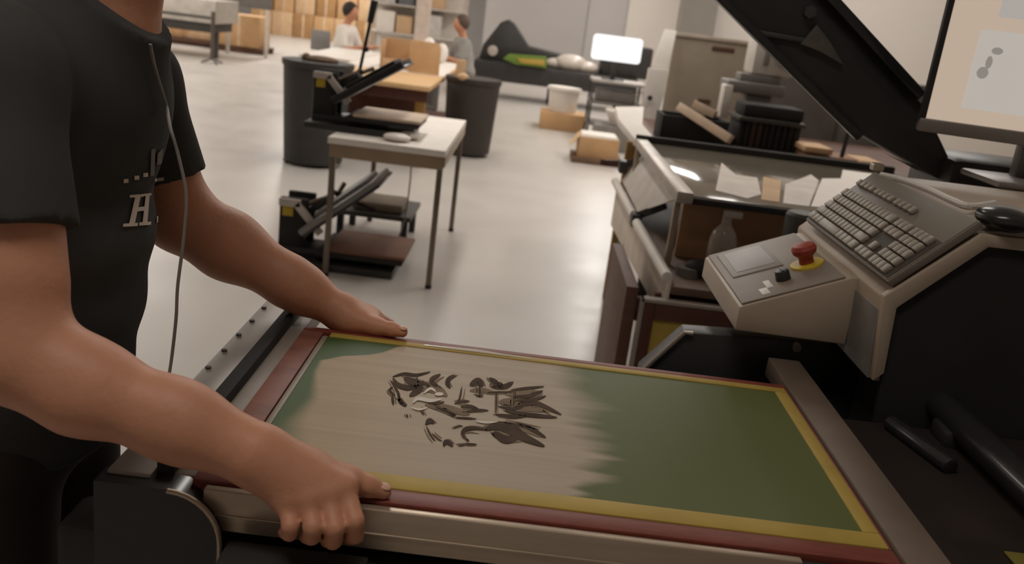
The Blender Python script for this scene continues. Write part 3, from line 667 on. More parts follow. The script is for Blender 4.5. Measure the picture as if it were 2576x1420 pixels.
part('jar_label', B().box((jq.x - .03, 2.889, .77), (jq.x + .03, 2.896, .86), .001), M('jar_tag', rgb(150, 152, 154), .5), jar)
# sheets lying on the glass
for i, (pp, mt_, lb) in enumerate([
    ([(1800, 480), (1815, 410), (1850, 440), (1905, 448), (1915, 490), (1880, 500)], 'grey', 'crumpled pale sheet on the left half of the glass'),
    ([(1920, 445), (1965, 455), (1960, 510), (1915, 503)], 'tan', 'small tan card between the sheets on the glass'),
    ([(1975, 465), (2040, 440), (2060, 455), (2035, 520), (1970, 512)], 'grey', 'pale paper sheet right of the tan card'),
    ([(2068, 450), (2115, 450), (2120, 428), (2210, 440), (2110, 525), (2040, 520)], 'white', 'large white sheet at the right end of the glass')]):
    mtx = {'grey': M('pale_paper', rgb(214, 204, 192), .6), 'tan': cardpale, 'white': white}[mt_]
    solo('paper_sheet', B().prism([at(a, b_, z=.9708) for a, b_ in pp], (0, 0, .0012)), mtx, lb, 'sheet')
# screens standing in the rack under the table
def rackscreen(xl, xr, y, zb, zt_, fm, label, strip_=False):
    t = thing('stored_screen', label, 'printing screen', ((xl + xr) / 2, y, zb), 'screens stored under the glass table')
    bw = .036; tb_ = .055
    for (a, b_, c_, d_) in ((xl, zb, xl + bw, zt_), (xr - bw, zb, xr, zt_), (xl + bw, zt_ - tb_, xr - bw, zt_), (xl + bw, zb, xr - bw, zb + bw)):
        part('frame_bar', B().box((a, y - .015, b_), (c_, y + .015, d_), .003), fm, t)
    part('mesh_panel', B().box((xl + bw, y - .004, zb + bw), (xr - bw, y + .004, zt_ - tb_), 0), yellowm, t)
    if strip_: part('edge_strip', B().box((xl - .012, y - .018, zb), (xl, y + .018, zt_ + .012), .002).box((xl - .012, y - .018, zt_), (xr, y + .018, zt_ + .012), .002), M('pale_strip', rgb(150, 138, 126), .5), t)
    return t
rackscreen(.452, 1.02, 2.80, .12, .665, reddark, 'maroon framed yellow screen standing below the operator box', True)
rackscreen(.50, 1.30, 2.90, .12, .67, reddark, 'second yellow screen standing just behind the front one')

# ------------------------------------------------------------------ counter with clutter behind the glass table
ct = thing('counter', 'dark brown counter loaded with clutter behind the glass table', 'counter', (1.8, 5.7, 0))
part('worktop', B().box((.74, 5.0, .84), (3.0, 6.6, .88), .006), darkwood, ct)
for (lx, ly) in ((.8, 5.1), (2.9, 5.1), (.8, 6.5), (2.9, 6.5)): part('leg', B().box((lx - .03, ly - .03, 0), (lx + .03, ly + .03, .84), .004), black, ct)
part('apron', B().box((.78, 5.04, .74), (2.96, 5.06, .84), .003), darkwood, ct)
bb = thing('storage_box', 'black open box on the counter under the leaning planks', 'box', (.97, 5.5, .88))
for a_, b_ in (((.79, 5.36, .88), (1.18, 5.38, 1.03)), ((.79, 5.62, .88), (1.18, 5.64, 1.03)), ((.79, 5.38, .88), (.81, 5.62, 1.03)), ((1.16, 5.38, .88), (1.18, 5.62, 1.03))): part('box_wall', B().box(a_, b_, .003), blackmatt, bb)
part('box_floor', B().box((.81, 5.38, .88), (1.16, 5.62, .892), .002), blackmatt, bb)
part('box_liner', B().box((.85, 5.40, .892), (1.1, 5.6, .95), .01), M('dark_green_cloth', rgb(50, 60, 36), .9), bb)
for i, (a, b_, lb) in enumerate([((1708, 268, 5.45), (1838, 352, 5.05), 'long pale plank leaning across the black box'), ((1745, 262, 5.7), (1800, 290, 5.6), 'short pale plank behind the long leaning plank')]):
    solo('plank', B().beam(at(a[0], a[1], y=a[2]), at(b_[0], b_[1], y=b_[2]), .05, .03, (0, 1, 0)), M('pale_plank', rgb(196, 170, 144), .6, var=.1), lb, 'plank')
cr_ = thing('slotted_crate', 'dark slotted crate with a grey rim on the counter', 'crate', (1.41, 5.5, .88))
for k in range(10): part('slat', B().box((1.24 + k * .036, 5.36, .90), (1.264 + k * .036, 5.37, 1.05), .002), [blackmatt, M('rust_slat', rgb(70, 48, 38), .7)][k in (2, 3)], cr_)
part('rim', B().box((1.225, 5.34, 1.05), (1.61, 5.66, 1.075), .004), darkgrey, cr_)
part('crate_base', B().box((1.225, 5.34, .88), (1.61, 5.66, .905), .004), blackmatt, cr_)
part('crate_core', B().box((1.24, 5.38, .905), (1.60, 5.64, 1.05), .004), blackmatt, cr_)
solo('black_case', B().box((1.25, 5.37, 1.076), (1.60, 5.63, 1.15), .015), blackmatt, 'flat black case lying on the slotted crate', 'case')
lm = thing('label_printer', 'off white label printer on a grey stand behind the crate', 'printer', (1.45, 5.9, .88))
part('printer_body', B().box((1.36, 5.85, 1.30), (1.62, 6.1, 1.56), .02), offwhite, lm)
part('paper_slot', B().box((1.42, 5.835, 1.36), (1.455, 5.86, 1.52), .006), M('slot_grey', rgb(150, 144, 138), .5), lm)
part('roll', B().cyl((1.54, 5.80, 1.42), (1.54, 5.86, 1.42), .055, seg=20, bev=.01), offwhite, lm)
part('stand', B().box((1.22, 5.8, 1.18), (1.58, 6.05, 1.25), .01).box((1.3, 5.85, 1.25), (1.55, 6.0, 1.30), .006).box((1.36, 5.85, .88), (1.52, 6.0, 1.18), .01), M('stand_grey', rgb(128, 122, 118), .5), lm)
part('paper_tray', B().box((1.20, 5.78, 1.02), (1.255, 5.9, 1.22), .008), offwhite, lm)
dc = thing('grey_cabinet', 'dark grey cabinet behind the clutter under the diagonal arm', 'cabinet', (2.0, 6.9, 0))
part('cabinet_body', B().box((1.62, 6.75, 0), (2.9, 7.2, 1.34), .01), M('dark_cabinet', rgb(98, 92, 86), .6), dc)
part('cabinet_door', B().box((1.64, 6.735, .1), (2.24, 6.75, 1.3), .004), M('dark_cabinet', rgb(98, 92, 86)), dc)
part('cabinet_door', B().box((2.27, 6.735, .1), (2.88, 6.75, 1.3), .004), M('dark_cabinet', rgb(98, 92, 86)), dc)
for i, (px_, py_, sx_, sz_, mt_, lb) in enumerate([(2060, 315, .16, .035, cardpale, 'pale flat parcel right of the slotted crate'), (2090, 345, .30, .05, M('brown_parcel', rgb(140, 104, 78), .7), 'brown flat parcel at the counter front'),
        (2080, 290, .07, .05, offwhite, 'small white packet near the diagonal arm'), (2180, 395, .13, .05, cardpale, 'small beige packet under the diagonal arm')]):
    q = at(px_, py_, y=5.25)
    solo('packet', B().box((q.x - sx_ / 2, 5.15, .882 if i else .94), (q.x + sx_ / 2, 5.4, (.882 if i else .94) + sz_), .008), mt_, lb, 'packet')
solo('upright_rod', B().cyl((1.80, 5.2, .88), (1.81, 5.2, 1.10), .012, seg=12), black, 'black upright rod among the packets on the counter', 'rod')
# grey board panel leaning up
bd = thing('board_panel', 'large taupe board with slot handles standing behind the counter', 'board', (1.42, 7.4, 0))
part('board', B().prism([(1.08, 7.45, .3), (1.10, 7.5, 1.475), (1.76, 7.5, 1.48), (1.74, 7.45, .3)], (0, .04, 0), .004), M('taupe_board', rgb(150, 136, 118), .6, var=.06), bd)
part('slot_handle', B().box((1.40, 7.488, 1.385), (1.58, 7.503, 1.42), .006), darkwood, bd)
part('slot_handle', B().box((1.36, 7.46, .98), (1.46, 7.485, 1.005), .004), darkwood, bd)
part('top_lip', B().box((1.10, 7.485, 1.46), (1.77, 7.545, 1.49), .004), M('pale_lip', rgb(190, 176, 160), .6), bd)
ws = thing('white_easel', 'white upright easel board left of the taupe board', 'easel', (1.0, 7.3, 0))
part('board', B().prism([(.93, 7.3, 1.22), (1.0, 7.42, 1.5), (1.09, 7.42, 1.5), (1.06, 7.3, 1.22)], (0, .03, 0), .003), white, ws)
part('board', B().prism([(.88, 7.2, .72), (.90, 7.25, 1.2), (1.06, 7.25, 1.2), (1.02, 7.2, .72)], (0, .03, 0), .003), offwhite, ws)
part('hole', B().cyl((.94, 7.205, .98), (.94, 7.19, .98), .02, seg=12), darkgrey, ws)
for xa in (.9, .99): part('foot', B().box((xa, 7.2, 0), (xa + .04, 7.3, .73), .004), midgrey, ws)
# white topped wooden post by the glass table
wp = thing('wooden_rack', 'wooden rack post capped with white boards beside the glass table', 'rack', (.64, 5.2, 0))
part('cap', B().prism([at(1548, 268, y=5.5), at(1620, 268, y=5.5), at(1616, 312, y=5.3), at(1650, 352, y=4.9), at(1600, 352, y=4.9), at(1556, 300, y=5.3)], (0, 0, -.04), .003), white, wp)
part('post', B().box((.565, 4.95, 0), (.615, 5.0, .90), .004), M('yellow_wood', rgb(150, 112, 50), .6, var=.15), wp)
part('post', B().box((.615, 5.0, 0), (.66, 5.4, .86), .004), darkwood, wp)
part('brace', B().beam((.42, 4.62, .82), (.6, 4.98, .78), .03, .03), reddark, wp)

# ------------------------------------------------------------------ work table with heat presses
tb = thing('work_table', 'white topped metal table with thin steel legs', 'table', (-.7, 5.4, 0))
part('tabletop', B().box((-1.0, 4.73, .725), (-.385, 6.15, .76), .004), white, tb)
part('apron', B().box((-.99, 4.74, .655), (-.395, 4.76, .725), .002), M('tan_apron', rgb(150, 128, 104), .5), tb)
part('apron', B().box((-.40, 4.76, .665), (-.385, 6.14, .725), .002), beige, tb)
for (lx, ly) in ((-.972, 4.757), (-.408, 4.757), (-.972, 6.12), (-.408, 6.12)):
    lg = part('leg', B().box((lx - .015, ly - .015, .015), (lx + .015, ly + .015, .725), .003), M('steel_leg', rgb(120, 108, 94), .4, metal=.5), tb)
    part('foot', B().cyl((lx, ly, 0), (lx, ly, .02), .018, seg=12), blackmatt, lg)
def heat_press(name, label, ox, oy, oz, k, up_mat, pad_mat, ang):
    t = thing(name, label, 'heat press', (ox, oy, oz))
    P3 = lambda x, y, z: Vector((ox + x * k, oy + y * k, oz + z * k))
    def bx(b, a, c_, bev=.006, rot=None, pv=None):
        return b.box(P3(*a), P3(*c_), bev * k, rot, P3(*pv) if pv else None)
    part('base', bx(bx(B(), (-.32, -.2, .0), (.26, .2, .035)), (-.30, -.1, .03), (.10, .1, .07)), black, t)
    part('lower_platen', bx(B(), (-.10, -.19, .065), (.30, .19, .088)), blackmatt, t)
    part('pad', bx(B(), (-.06, -.185, .088), (.31, .20, .108), .008), pad_mat, t)
    part('post', bx(B(), (-.30, -.09, .03), (-.17, -.06, .30)), blackmatt, t); part('post', bx(B(), (-.30, .06, .03), (-.17, .09, .30)), blackmatt, t)
    part('motor_box', bx(B(), (-.31, -.055, .03), (-.20, .055, .24), .01), darkgrey, t)
    part('link_arm', B().beam(P3(-.30, -.1, .28), P3(-.20, -.1, .28), .035 * k, .018 * k, (0, 1, 0)).beam(P3(-.22, -.1, .28), P3(-.10, -.1, .15), .035 * k, .018 * k, (0, 1, 0)), M('pale_metal', rgb(190, 180, 170), .4, metal=.3), t, label='pale metal link arm')
    part('warning_label', bx(B(), (-.285, -.095, .215), (-.235, -.0895, .27), .001), yellow, t, label='yellow warning label')
    R = RY(-ang); pv = (-.17, 0, .15)
    up_ = bx(bx(B(), (-.17, -.19, .15), (.26, .19, .178), .006, R, pv), (-.08, -.13, .176), (.22, .13, .20), .006, R, pv)
    part('upper_platen', up_, up_mat, t)
    part('heater_edge', bx(B(), (-.165, -.192, .138), (.265, .192, .151), .003, R, pv), blackgloss, t)
    part('control_head', bx(B(), (-.15, -.05, .20), (.0, .05, .235), .008, R, pv), black, t)
    f0 = Vector(pv) + R @ (Vector((-.02, 0, .21)) - Vector(pv)); f1 = Vector(pv) + R @ (Vector((.20, 0, .20)) - Vector(pv))
    apex = Vector((-.07, 0, .335 if ang > .62 else .33))
    hd = B().tube([P3(f0.x - .09, -.07, f0.z - .02), P3(*(apex + Vector((-.01, -.02, -.02)))), P3(*apex), P3(*(apex + Vector((.01, .02, -.02)))), P3(f1.x - .12, .07, f1.z - .06)], .012 * k, 8)
    part('fork', hd, M('bronze_rod', rgb(96, 82, 66), .4, metal=.4), t)
    if ang < .62:
        hh = part('handle', B().cyl(P3(*apex), P3(-.02, 0, .68), .009 * k, seg=12).cyl(P3(-.055, -.03, .44), P3(-.03, -.03, .44), .014 * k, seg=10), blackmatt, t)
        part('grip', B().cyl(P3(-.035, 0, .58), P3(-.018, 0, .70), .017 * k, .02 * k, 14, .004), black, hh)
    else:
        part('handle', B().tube([P3(*apex), P3(.02, 0, .30), P3(.12, .05, .26)], .009 * k, 8), blackmatt, t)
    return t
heat_press('heat_press', 'black clamshell heat press with raised lever on the white table', -.86, 5.12, .76, 1.0, blackmatt, M('pad_beige', rgb(200, 178, 156), .7), .585)
heat_press('heat_press', 'open heat press with grey lid on the floor under the table', -.93, 5.06, 0.0, 1.2, M('grey_lid', rgb(128, 124, 120), .4, metal=.3), M('brown_pad', rgb(120, 84, 66), .7), .70)
solo('folded_cloth', B().ball((-.66, 4.86, .782), .05, 3, (1.5, 1.3, .42)).ball((-.60, 4.98, .785), .05, 3, (1.3, 1.2, .42)), white, 'small white cloth folded beside the heat press', 'cloth', smooth=180)
solo('bent_wire', B().tube(catmull([(-.72, 5.5, .655), (-.65, 5.5, .55), (-.655, 5.48, .2), (-.70, 5.45, .02)]), .005, 8), midgrey, 'thin grey wire hanging below the white table', 'wire')
sh = thing('floor_shelf', 'low dark board with small feet on the floor under the table', 'shelf', (-.78, 5.75, 0))
part('shelf_board', B().box((-1.1, 5.5, .17), (-.62, 6.0, .20), .004), M('grey_shelf', rgb(74, 72, 70), .5), sh)
for (lx, ly) in ((-1.06, 5.54), (-.66, 5.54), (-1.06, 5.96), (-.66, 5.96)): part('foot', B().box((lx - .02, ly - .02, 0), (lx + .02, ly + .02, .17), .003), black, sh)
solo('grey_parcel', B().box((-1.0, 5.55, .20), (-.68, 5.85, .26), .02), M('grey_sack', rgb(140, 128, 114), .8), 'flat grey parcel on the low board', 'parcel')
# bins
def bin_(label, x, y, r, hgt, mat):
    t = thing('waste_bin', label, 'bin', (x, y, 0), 'dark waste bins by the wooden bench')
    part('bin_body', B().lathe([(r * .82, .03), (r * .84, .05), (r * .97, hgt - .05), (r * .97, hgt - .02), (r * .9, hgt - .02), (r * .80, .08)], (x, y, 0), 36), mat, t)
    part('rim', B().lathe([(r * .93, hgt - .05), (r, hgt - .05), (r * 1.02, hgt - .03), (r * 1.02, hgt), (r * .93, hgt)], (x, y, 0), 36), mat, t)
    part('caster', B().ball((x - r * .7, y - r * .3, .025), .03, 2), midgrey, t)
    part('caster', B().ball((x + r * .7, y - r * .3, .025), .03, 2), midgrey, t)
    return t
bin_('tall dark waste bin left of the wooden bench', -1.80, 7.95, .30, .885, M('bin_grey', rgb(54, 51, 47), .6))
bin_('dark brown waste bin right of the wooden bench', -.565, 9.55, .285, .79, M('bin_brown', rgb(56, 49, 43), .6))
solo('bin_rag', B().ball((-1.78, 7.95, .90), .07, 3, (2.2, 1.6, .45)).ball((-1.90, 7.92, .905), .04, 2), M('brown_rag', rgb(100, 80, 62), .9), 'brown rag heaped on the tall left bin', 'rag', smooth=180)
# wooden bench
bn = thing('wooden_bench', 'long light wood packing bench between the two bins', 'bench', (-1.6, 10, 0))
part('benchtop', B().box((-1.95, 8.3, .71), (-.875, 12.0, .755), .006), wood, bn)
part('white_sheet', B().box((-1.93, 9.6, .755), (-.885, 11.95, .76), .002), white, bn)
part('frame_rail', B().box((-1.90, 8.4, .60), (-.90, 8.44, .71), .004), reddark, bn)
for (lx, ly) in ((-1.88, 8.45), (-.96, 8.45), (-1.88, 11.85), (-.96, 11.85)): part('leg', B().box((lx - .045, ly - .045, 0), (lx + .045, ly + .045, .71), .004), M('yellow_wood', rgb(150, 112, 50)), bn)
part('shelf', B().box((-1.9, 8.6, .12), (-.95, 11.8, .15), .004), reddark, bn)
part('shade_panel', B().box((-1.9, 9.0, .15), (-.99, 9.03, .70), .004), reddark, bn)  # dark panel standing in for the brown shadow beneath the bench
oc = thing('card_organiser', 'open tan cardboard organiser on the bench', 'box', (-1.42, 9.9, .76))
part('card_wall', B().box((-1.58, 10.1, .76), (-1.22, 10.115, 1.06), .004), card, oc)
for xa in (-1.58, -1.235): part('card_wall', B().box((xa, 9.8, .76), (xa + .015, 10.1, 1.04), .004), card, oc)
part('card_wall', B().box((-1.56, 9.8, .76), (-1.24, 9.815, .86), .004), cardpale, oc)
solo('card_sheet', B().prism([(-1.25, 9.62, .76), (-1.27, 9.7, 1.05), (-1.23, 9.71, 1.085), (-.97, 9.71, 1.075), (-.945, 9.7, 1.04), (-.935, 9.62, .76)], (0, .02, 0), .004), card, 'tan cardboard sheet standing right of the organiser', 'cardboard')
solo('cardboard_tube', B().cyl((-.70, 9.42, .02), (-.70, 9.42, .96), .05, seg=18), cardpale, 'pale cardboard tube standing out of the right bin', 'tube')
solo('glove', B().ball((-.66, 9.30, .805), .05, 2, (1.2, 1, .8)), cardpale, 'crumpled pale glove on the right bin rim', 'glove', smooth=180)

# ------------------------------------------------------------------ seated people at the bench
def sitter(label, x, y, zs, face, top_mat, hair_mat, reach):
    t = thing('person', label, 'person', (x, y, 0))
    c_, s_ = math.cos(face), math.sin(face)
    W = lambda u, v, z: Vector((x + u * c_ - v * s_, y + u * s_ + v * c_, z))
    f = Field((x - .75, y - .75, 0), (x + .75, y + .75, 1.6), .016)
    f.ell(W(.07, 0, zs + .70), (.095, .085, .115), .02).cone(W(.0, 0, zs + .5), W(.05, 0, zs + .62), .055, .05, .03).cone(W(.16, 0, zs + .69), W(.17, 0, zs + .67), .012, .014, .015)
    for v in (-1, 1):
        f.cone(W(.03, v * .19, zs + .44), W(.12, v * .24, zs + .2), .045, .04, .03).cone(W(.12, v * .24, zs + .2), W(reach, v * .14, zs + .27), .04, .03, .03).ell(W(reach + .06, v * .12, zs + .275), (.06, .045, .025), .02)
    fpart('body', f, skin, t)
    f = Field((x - .75, y - .75, zs - .2), (x + .75, y + .75, 1.5), .016)
    f.ell(W(-.06, 0, zs + .06), (.15, .17, .14), .06).ell(W(-.02, 0, zs + .25), (.14, .18, .2), .06).ell(W(.01, 0, zs + .42), (.12, .19, .12), .06)
    for v in (-1, 1): f.cone(W(.02, v * .17, zs + .46), W(.09, v * .235, zs + .27), .07, .062, .04)
    fpart('shirt', f, top_mat, t)
    f = Field((x - .75, y - .75, 0), (x + .75, y + .75, zs + .25), .018)
    for v in (-1, 1): f.cone(W(-.04, v * .1, zs + .02), W(.38, v * .11, zs + .02), .09, .07, .04).cone(W(.38, v * .11, zs + .02), W(.36, v * .11, .06), .065, .05, .03).ell(W(.42, v * .11, .045), (.10, .05, .045), .02)
    fpart('trousers', f, M('grey_trousers', rgb(96, 92, 88), .9), t)
    f = Field((x - .3, y - .3, zs + .5), (x + .3, y + .3, zs + 1.0), .012)
    f.ell(W(.045, 0, zs + .73), (.105, .1, .115), .02); f.cutplane(W(.105, 0, zs + .70), (c_ * .93, s_ * .93, -.36))
    fpart('hair', f, hair_mat, t); return t
sitter('seated person in a white shirt with dark hair at the bench', -2.60, 13.0, .50, -.25, white, M('dark_hair', rgb(48, 38, 32), .7), .36)
sitter('seated person in a grey shirt behind the tan card sheet', -.98, 13.2, .52, 3.5, M('grey_shirt', rgb(150, 146, 140), .9), M('brown_hair_far', rgb(88, 72, 58), .7), .36)
def stool(x, y, h_, label):
    t = thing('stool', label, 'stool', (x, y, 0), 'stools at the packing bench')
    part('seat', B().cyl((x, y, h_ - .05), (x, y, h_), .18, seg=24, bev=.015), midgrey, t)
    for a in (.8, 2.4, 3.9, 5.5): part('leg', B().cyl((x + .11 * math.cos(a), y + .11 * math.sin(a), h_ - .05), (x + .2 * math.cos(a), y + .2 * math.sin(a), 0), .013, seg=10), darkgrey, t)
ch = thing('office_chair', 'grey chair standing left of the person in white', 'chair', (-3.0, 13.1, 0))
part('seat', B().box((-3.2, 12.9, .44), (-2.82, 13.3, .49), .02), darkgrey, ch)
part('backrest', B().box((-3.14, 13.28, .62), (-2.86, 13.32, .90), .03), M('chair_grey', rgb(150, 146, 142), .7), ch)
part('back_support', B().box((-3.04, 13.29, .40), (-2.98, 13.32, .65), .004), darkgrey, ch)
for (lx, ly) in ((-3.17, 12.93), (-2.85, 12.93), (-3.17, 13.27), (-2.85, 13.27)): part('leg', B().cyl((lx, ly, 0), (lx, ly, .45), .015, seg=10), darkgrey, ch)
stool(-2.66, 13.02, .43, 'grey stool under the person in white')
stool(-.92, 13.18, .45, 'grey stool under the person in the grey shirt')
bt2 = thing('packing_table', 'white packing table left of the wooden bench behind the tall bin', 'table', (-2.5, 11.4, 0))
part('tabletop', B().box((-2.58, 10.4, .71), (-1.98, 12.4, .75), .005), white, bt2)
for (lx, ly) in ((-2.5, 10.45), (-2.03, 10.45), (-2.5, 12.35), (-2.03, 12.35)): part('leg', B().box((lx - .02, ly - .02, 0), (lx + .02, ly + .02, .70), .003), midgrey, bt2)
solo('white_bag', B().ball((-1.28, 11.6, .908), .11, 3, (.8, .9, 1.35)).ball((-1.12, 11.65, .88), .10, 3, (.8, .9, 1.2)), white, 'bulging white bag standing on the bench behind the card sheet', 'bag', smooth=180)
solo('support_post', B().box((-2.05, 16.2, 0), (-1.83, 16.42, 4.0), .01), M('pink_white_paint', rgb(222, 204, 190), .7), 'pale square support post behind the organiser', 'post')
sv = thing('storage_shelving', 'open grey shelving with mixed stock left of the middle wall', 'shelving', (-1.9, 19.2, 0))
for (lx, ly) in ((-3.3, 19.0), (-1.45, 19.0), (-3.3, 19.5), (-1.45, 19.5), (-2.4, 19.0)): part('upright', B().box((lx - .025, ly - .025, 0), (lx + .025, ly + .025, 2.2), .003), M('shelf_upright', rgb(196, 184, 172), .6), sv)
for z in (.15, .75, 1.3, 1.85): part('shelf', B().box((-3.32, 18.98, z), (-1.43, 19.52, z + .03), .003), M('pale_shelf', rgb(206, 198, 190), .6), sv)
part('back_sheet', B().box((-3.3, 19.5, .1), (-1.45, 19.52, 2.2), .002), offwhite, sv)
for i, (bx_, bw_, z, bh_, mt_, lb) in enumerate([(-3.2, .36, .78, .4, white, 'white carton on the middle shelf, leftmost'), (-2.8, .32, .78, .34, cardpale, 'pale carton on the middle shelf beside the white one'), (-2.3, .4, .78, .42, M('grey_carton', rgb(206, 200, 194), .8), 'grey carton on the middle shelf, rightmost'),
        (-3.2, .34, 1.33, .36, M('grey_carton', rgb(160, 154, 148)), 'grey carton on the upper shelf, leftmost'), (-2.78, .3, 1.33, .4, M('blue_grey_carton', rgb(110, 112, 116), .8), 'blue grey carton on the upper shelf'), (-2.3, .42, 1.33, .38, cardpale, 'pale carton on the upper shelf, rightmost')]):
    solo('carton', B().box((bx_, 19.02, z), (bx_ + bw_, 19.45, z + bh_), .008), mt_, lb, 'box', 'cartons on the grey shelving')

# ------------------------------------------------------------------ black textile press at the far wall
tp = thing('textile_press', 'big black textile press against the far grey wall', 'printing press', (.3, 16.5, 0))
part('long_bed', B().prism([(-.98, 16, .30), (-.98, 16, .62), (1.85, 16, .62), (1.85, 16, .32)], (0, 1.2, 0), .02), black, tp)
part('hood', B().prism([(-.92, 16.4, .62), (-.88, 16.4, .86), (-.62, 16.4, 1.27), (-.5, 16.4, 1.33), (-.38, 16.4, 1.27), (-.08, 16.4, .92), (.4, 16.4, .86), (1.0, 16.4, .78), (1.0, 16.4, .62)], (0, .8, 0), .015), black, tp)
part('green_screen', B().prism([at(1265, 148, y=15.9), at(1280, 136, y=15.9), at(1375, 143, y=15.9), at(1375, 172, y=15.9), at(1300, 163, y=15.9)], (0, .1, 0), .004), M('green_edge', rgb(100, 128, 44), .6), tp, label='yellow green screen in the press')
part('screen_mesh', B().prism([at(1300, 146, y=15.86), at(1370, 151, y=15.86), at(1370, 166, y=15.86), at(1310, 159, y=15.86)], (0, .03, 0), .003), yellowm, tp)
part('round_dial', B().cyl((-.68, 15.95, .80), (-.68, 16.02, .80), .085, seg=24, bev=.01), M('dial_grey', rgb(176, 166, 156), .5), tp)
part('end_head', B().box((1.2, 16.2, .62), (2.05, 16.9, 1.15), .03), black, tp)
for lx in (-.8, .4, 1.6): part('leg', B().box((lx - .06, 16.5, 0), (lx + .06, 16.7, .34), .01), blackmatt, tp)
solo('plastic_wrap', B().ball((.42, 16.35, .70), .16, 3, (1.2, 1, .6)).ball((.68, 16.3, .74), .22, 3, (1.3, 1, .7)).ball((.95, 16.3, .70), .18, 3, (1.2, 1, .6)), M('clear_wrap', rgb(196, 186, 176), .35), 'heap of clear plastic wrap lying on the black press bed', 'wrap', smooth=180)
fm_ = thing('monitor', 'glowing white monitor on the cart beside the black press', 'monitor', (1.05, 12.2, 0))
q0, q1, q2, q3 = at(1492, 85, y=12.2), at(1620, 98, y=12.2), at(1608, 162, y=12.2), at(1488, 148, y=12.2)
xl, xr, zb, zt2 = (q0.x + q3.x) / 2, (q1.x + q2.x) / 2, (q2.z + q3.z) / 2, (q0.z + q1.z) / 2
part('casing', B().box((xl + .01, 12.2, zb + .01), (xr - .01, 12.24, zt2 - .01), .012), M('pale_casing', rgb(190, 184, 176), .5), fm_)
rc = []
for (cx_, cz_, a0) in ((xr - .045, zt2 - .045, 0), (xl + .045, zt2 - .045, 1), (xl + .045, zb + .045, 2), (xr - .045, zb + .045, 3)):
    for k_ in range(6): rc.append((cx_ + .045 * math.cos(math.pi / 2 * (a0 + k_ / 5)), 12.192, cz_ + .045 * math.sin(math.pi / 2 * (a0 + k_ / 5))))
part('screen', B().prism(rc, (0, .01, 0)), emit('white_screen', (1, .99, .98, 1), 1.25), fm_)
part('neck', B().box(((xl + xr) / 2 - .03, 12.22, .80), ((xl + xr) / 2 + .03, 12.25, zb), .004), darkgrey, fm_)
part('neck_foot', B().box(((xl + xr) / 2 - .14, 12.12, .785), ((xl + xr) / 2 + .14, 12.3, .80), .004), darkgrey, fm_)
mc = thing('metal_cart', 'grey metal cart with wire shelves carrying the white monitor', 'cart', (1.1, 12.3, 0))
for z in (.75, .48, .2): part('shelf', B().box((.80, 11.95, z), (1.50, 12.55, z + .035), .004), midgrey if z < .7 else M('cart_pale', rgb(170, 162, 154), .5), mc)
for (lx, ly) in ((.82, 11.97), (1.48, 11.97), (.82, 12.53), (1.48, 12.53)): part('leg', B().box((lx - .015, ly - .015, 0), (lx + .015, ly + .015, .75), .003), darkgrey, mc)
solo('cart_printer', B().box((.88, 12.02, .515), (1.4, 12.45, .66), .03), M('printer_grey', rgb(120, 114, 110), .5), 'grey boxy printer on the middle cart shelf', 'printer')
solo('plastic_basin', B().lathe([(.16, 0), (.17, .01), (.25, .17), (.24, .18), (.235, .17), (.15, .03)], (1.22, 11.4, .305), 28), offwhite, 'wide off white basin in front of the metal cart', 'basin')
solo('basin_crate', B().box((.86, 11.15, 0), (1.55, 11.65, .30), .01), M('grey_crate', rgb(128, 122, 116), .6), 'low grey crate under the off white basin', 'crate')
bk = thing('white_bucket', 'white plastic bucket standing in an open carton', 'bucket', (.50, 12.9, .10))
part('bucket_body', B().lathe([(.19, .24), (.22, .56), (.23, .57), (.21, .56), (.18, .26)], (.50, 12.9, 0), 28), offwhite, bk)
part('bucket_rim', B().lathe([(.22, .53), (.24, .53), (.24, .56), (.22, .56)], (.50, 12.9, 0), 28), white, bk)
solo('open_carton', B().box((.21, 12.6, 0), (.83, 13.2, .235), .008), card, 'brown carton under the white bucket', 'carton')
tr = thing('carton_tray', 'tan cardboard tray full of white paper on the floor', 'tray', (.82, 10.2, 0))
for a_, b_ in (((.62, 10.0, .06), (1.06, 10.02, .28)), ((.62, 10.4, .06), (1.06, 10.42, .28)), ((.62, 10.02, .06), (.64, 10.4, .28)), ((1.04, 10.02, .06), (1.06, 10.4, .28))): part('tray_side', B().box(a_, b_, .004), card, tr)
part('tray_flap', B().prism([(.62, 10.0, .28), (.52, 9.97, .16), (.53, 10.35, .16), (.62, 10.4, .28)], (.0, .0, .006)), cardpale, tr)
part('paper_fill', B().box((.64, 10.02, .06), (1.04, 10.4, .31), .02), white, tr)
part('pallet', B().box((.56, 9.92, 0), (1.12, 10.5, .06), .005), M('dolly_brown', rgb(110, 84, 62), .7), tr)

# ------------------------------------------------------------------ far left: cartons, stands
def carton(x, y, z, sx, sy, sz, mat, label, grp='brown cartons stored at the back'):
    t = thing('carton', label, 'box', (x, y, z), grp)
    part('box_body', B().box((x - sx / 2, y - sy / 2, z), (x + sx / 2, y + sy / 2, z + sz), .012), mat, t)
    part('tape_strip', B().box((x - .03, y - sy / 2 - .004, z + .01), (x + .03, y + sy / 2 + .002, z + sz + .003), .001), M('parcel_tape', rgb(206, 178, 146), .5), t)
carton(-5.95, 19.4, .12, .82, .8, .62, card, 'large brown carton on a dark pallet at far left')
pt = thing('pallet', 'dark pallet under the large brown carton', 'pallet', (-5.95, 19.4, 0))
for k in range(3): part('runner', B().box((-6.45, 19.0 + k * .36, 0), (-5.45, 19.1 + k * .36, .09), .004), darkwood, pt)
for k in range(6): part('deck_board', B().box((-6.45 + k * .172, 18.98, .09), (-6.31 + k * .172, 19.84, .12), .003), darkwood, pt)
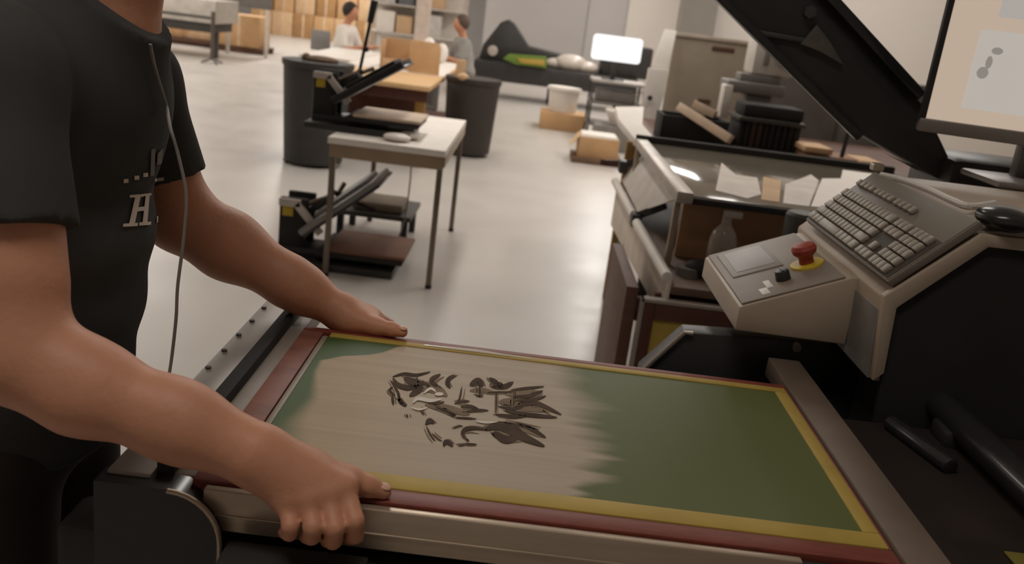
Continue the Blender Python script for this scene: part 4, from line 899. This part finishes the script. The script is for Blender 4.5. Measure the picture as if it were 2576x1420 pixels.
carton(-7.55, 19.6, .14, .6, .6, .34, card, 'low brown carton under the grey topped cart, left')
carton(-6.8, 19.6, .14, .5, .6, .32, cardpale, 'low brown carton under the grey topped cart, right')
p2 = thing('pallet', 'dark low pallet under the two small cartons', 'pallet', (-7.2, 19.6, 0))
part('deck_board', B().box((-8.0, 19.2, .06), (-6.45, 19.38, .14), .004), darkwood, p2)
part('deck_board', B().box((-8.0, 19.5, .06), (-6.45, 19.68, .14), .004), darkwood, p2)
part('runner', B().box((-8.0, 19.25, 0), (-6.45, 19.35, .06), .004), darkwood, p2)
gc = thing('dryer_unit', 'pale grey conveyor dryer with dark underside at far left', 'dryer', (-7.0, 17.3, 0))
part('dryer_body', B().box((-7.9, 16.6, .62), (-5.62, 17.9, 1.02), .02), M('pale_dryer', rgb(186, 178, 168), .5), gc)
part('belt_gap', B().box((-7.9, 16.585, .70), (-5.7, 16.61, .74), .004), darkgrey, gc)
part('under_tray', B().box((-7.8, 16.65, .46), (-5.7, 17.8, .62), .01), M('dark_dryer', rgb(58, 54, 50), .6), gc)
for lx in (-7.7, -5.75): part('leg', B().box((lx - .04, 17.0, 0), (lx + .04, 17.1, .46), .004), darkgrey, gc)
st = thing('roller_stand', 'thin dark stand with splayed feet beside the dryer', 'stand', at(530, 165, z=0))
sb = at(533, 160, z=0)
part('pole', B().cyl(sb + Vector((0, 0, .06)), sb + Vector((.0, 0, .86)), .035, seg=12), M('brown_pole', rgb(84, 74, 66), .5), st)
for a in (-2.3, -.8, .9, 2.5): part('foot', B().beam(sb + Vector((0, 0, .09)), sb + Vector((.2 * math.cos(a), .2 * math.sin(a), .015)), .03, .025), M('brown_pole', rgb(84, 74, 66)), st)
gp = thing('display_board', 'plain grey panel standing above the large carton', 'panel', (-5.6, 18.4, 0))
part('sheet', B().box((-6.05, 18.4, .92), (-5.15, 18.46, 1.7), .006), M('panel_grey', rgb(116, 110, 104), .6), gp)
for lx in (-5.98, -5.22): part('leg', B().box((lx - .03, 18.4, 0), (lx + .03, 18.46, .92), .004), M('pale_leg', rgb(200, 190, 178), .6), gp)
k = 0
names = ['leftmost', 'second from left', 'third from left', 'fourth from left', 'fifth from left', 'rightmost']
for i in range(6):
    xx = -7.8 + i * .60
    carton(xx, 27.2, 0, .58, .6, .66, [card, cardpale, M('brown_box', rgb(168, 128, 84), .8)][i % 3], 'brown carton in the bottom row by the back wall, ' + names[i])
    carton(xx + .015, 27.22, .663, .55, .55, .62, [M('brown_box', rgb(168, 128, 84)), card, cardpale][i % 3], 'brown carton in the upper row by the back wall, ' + names[i])
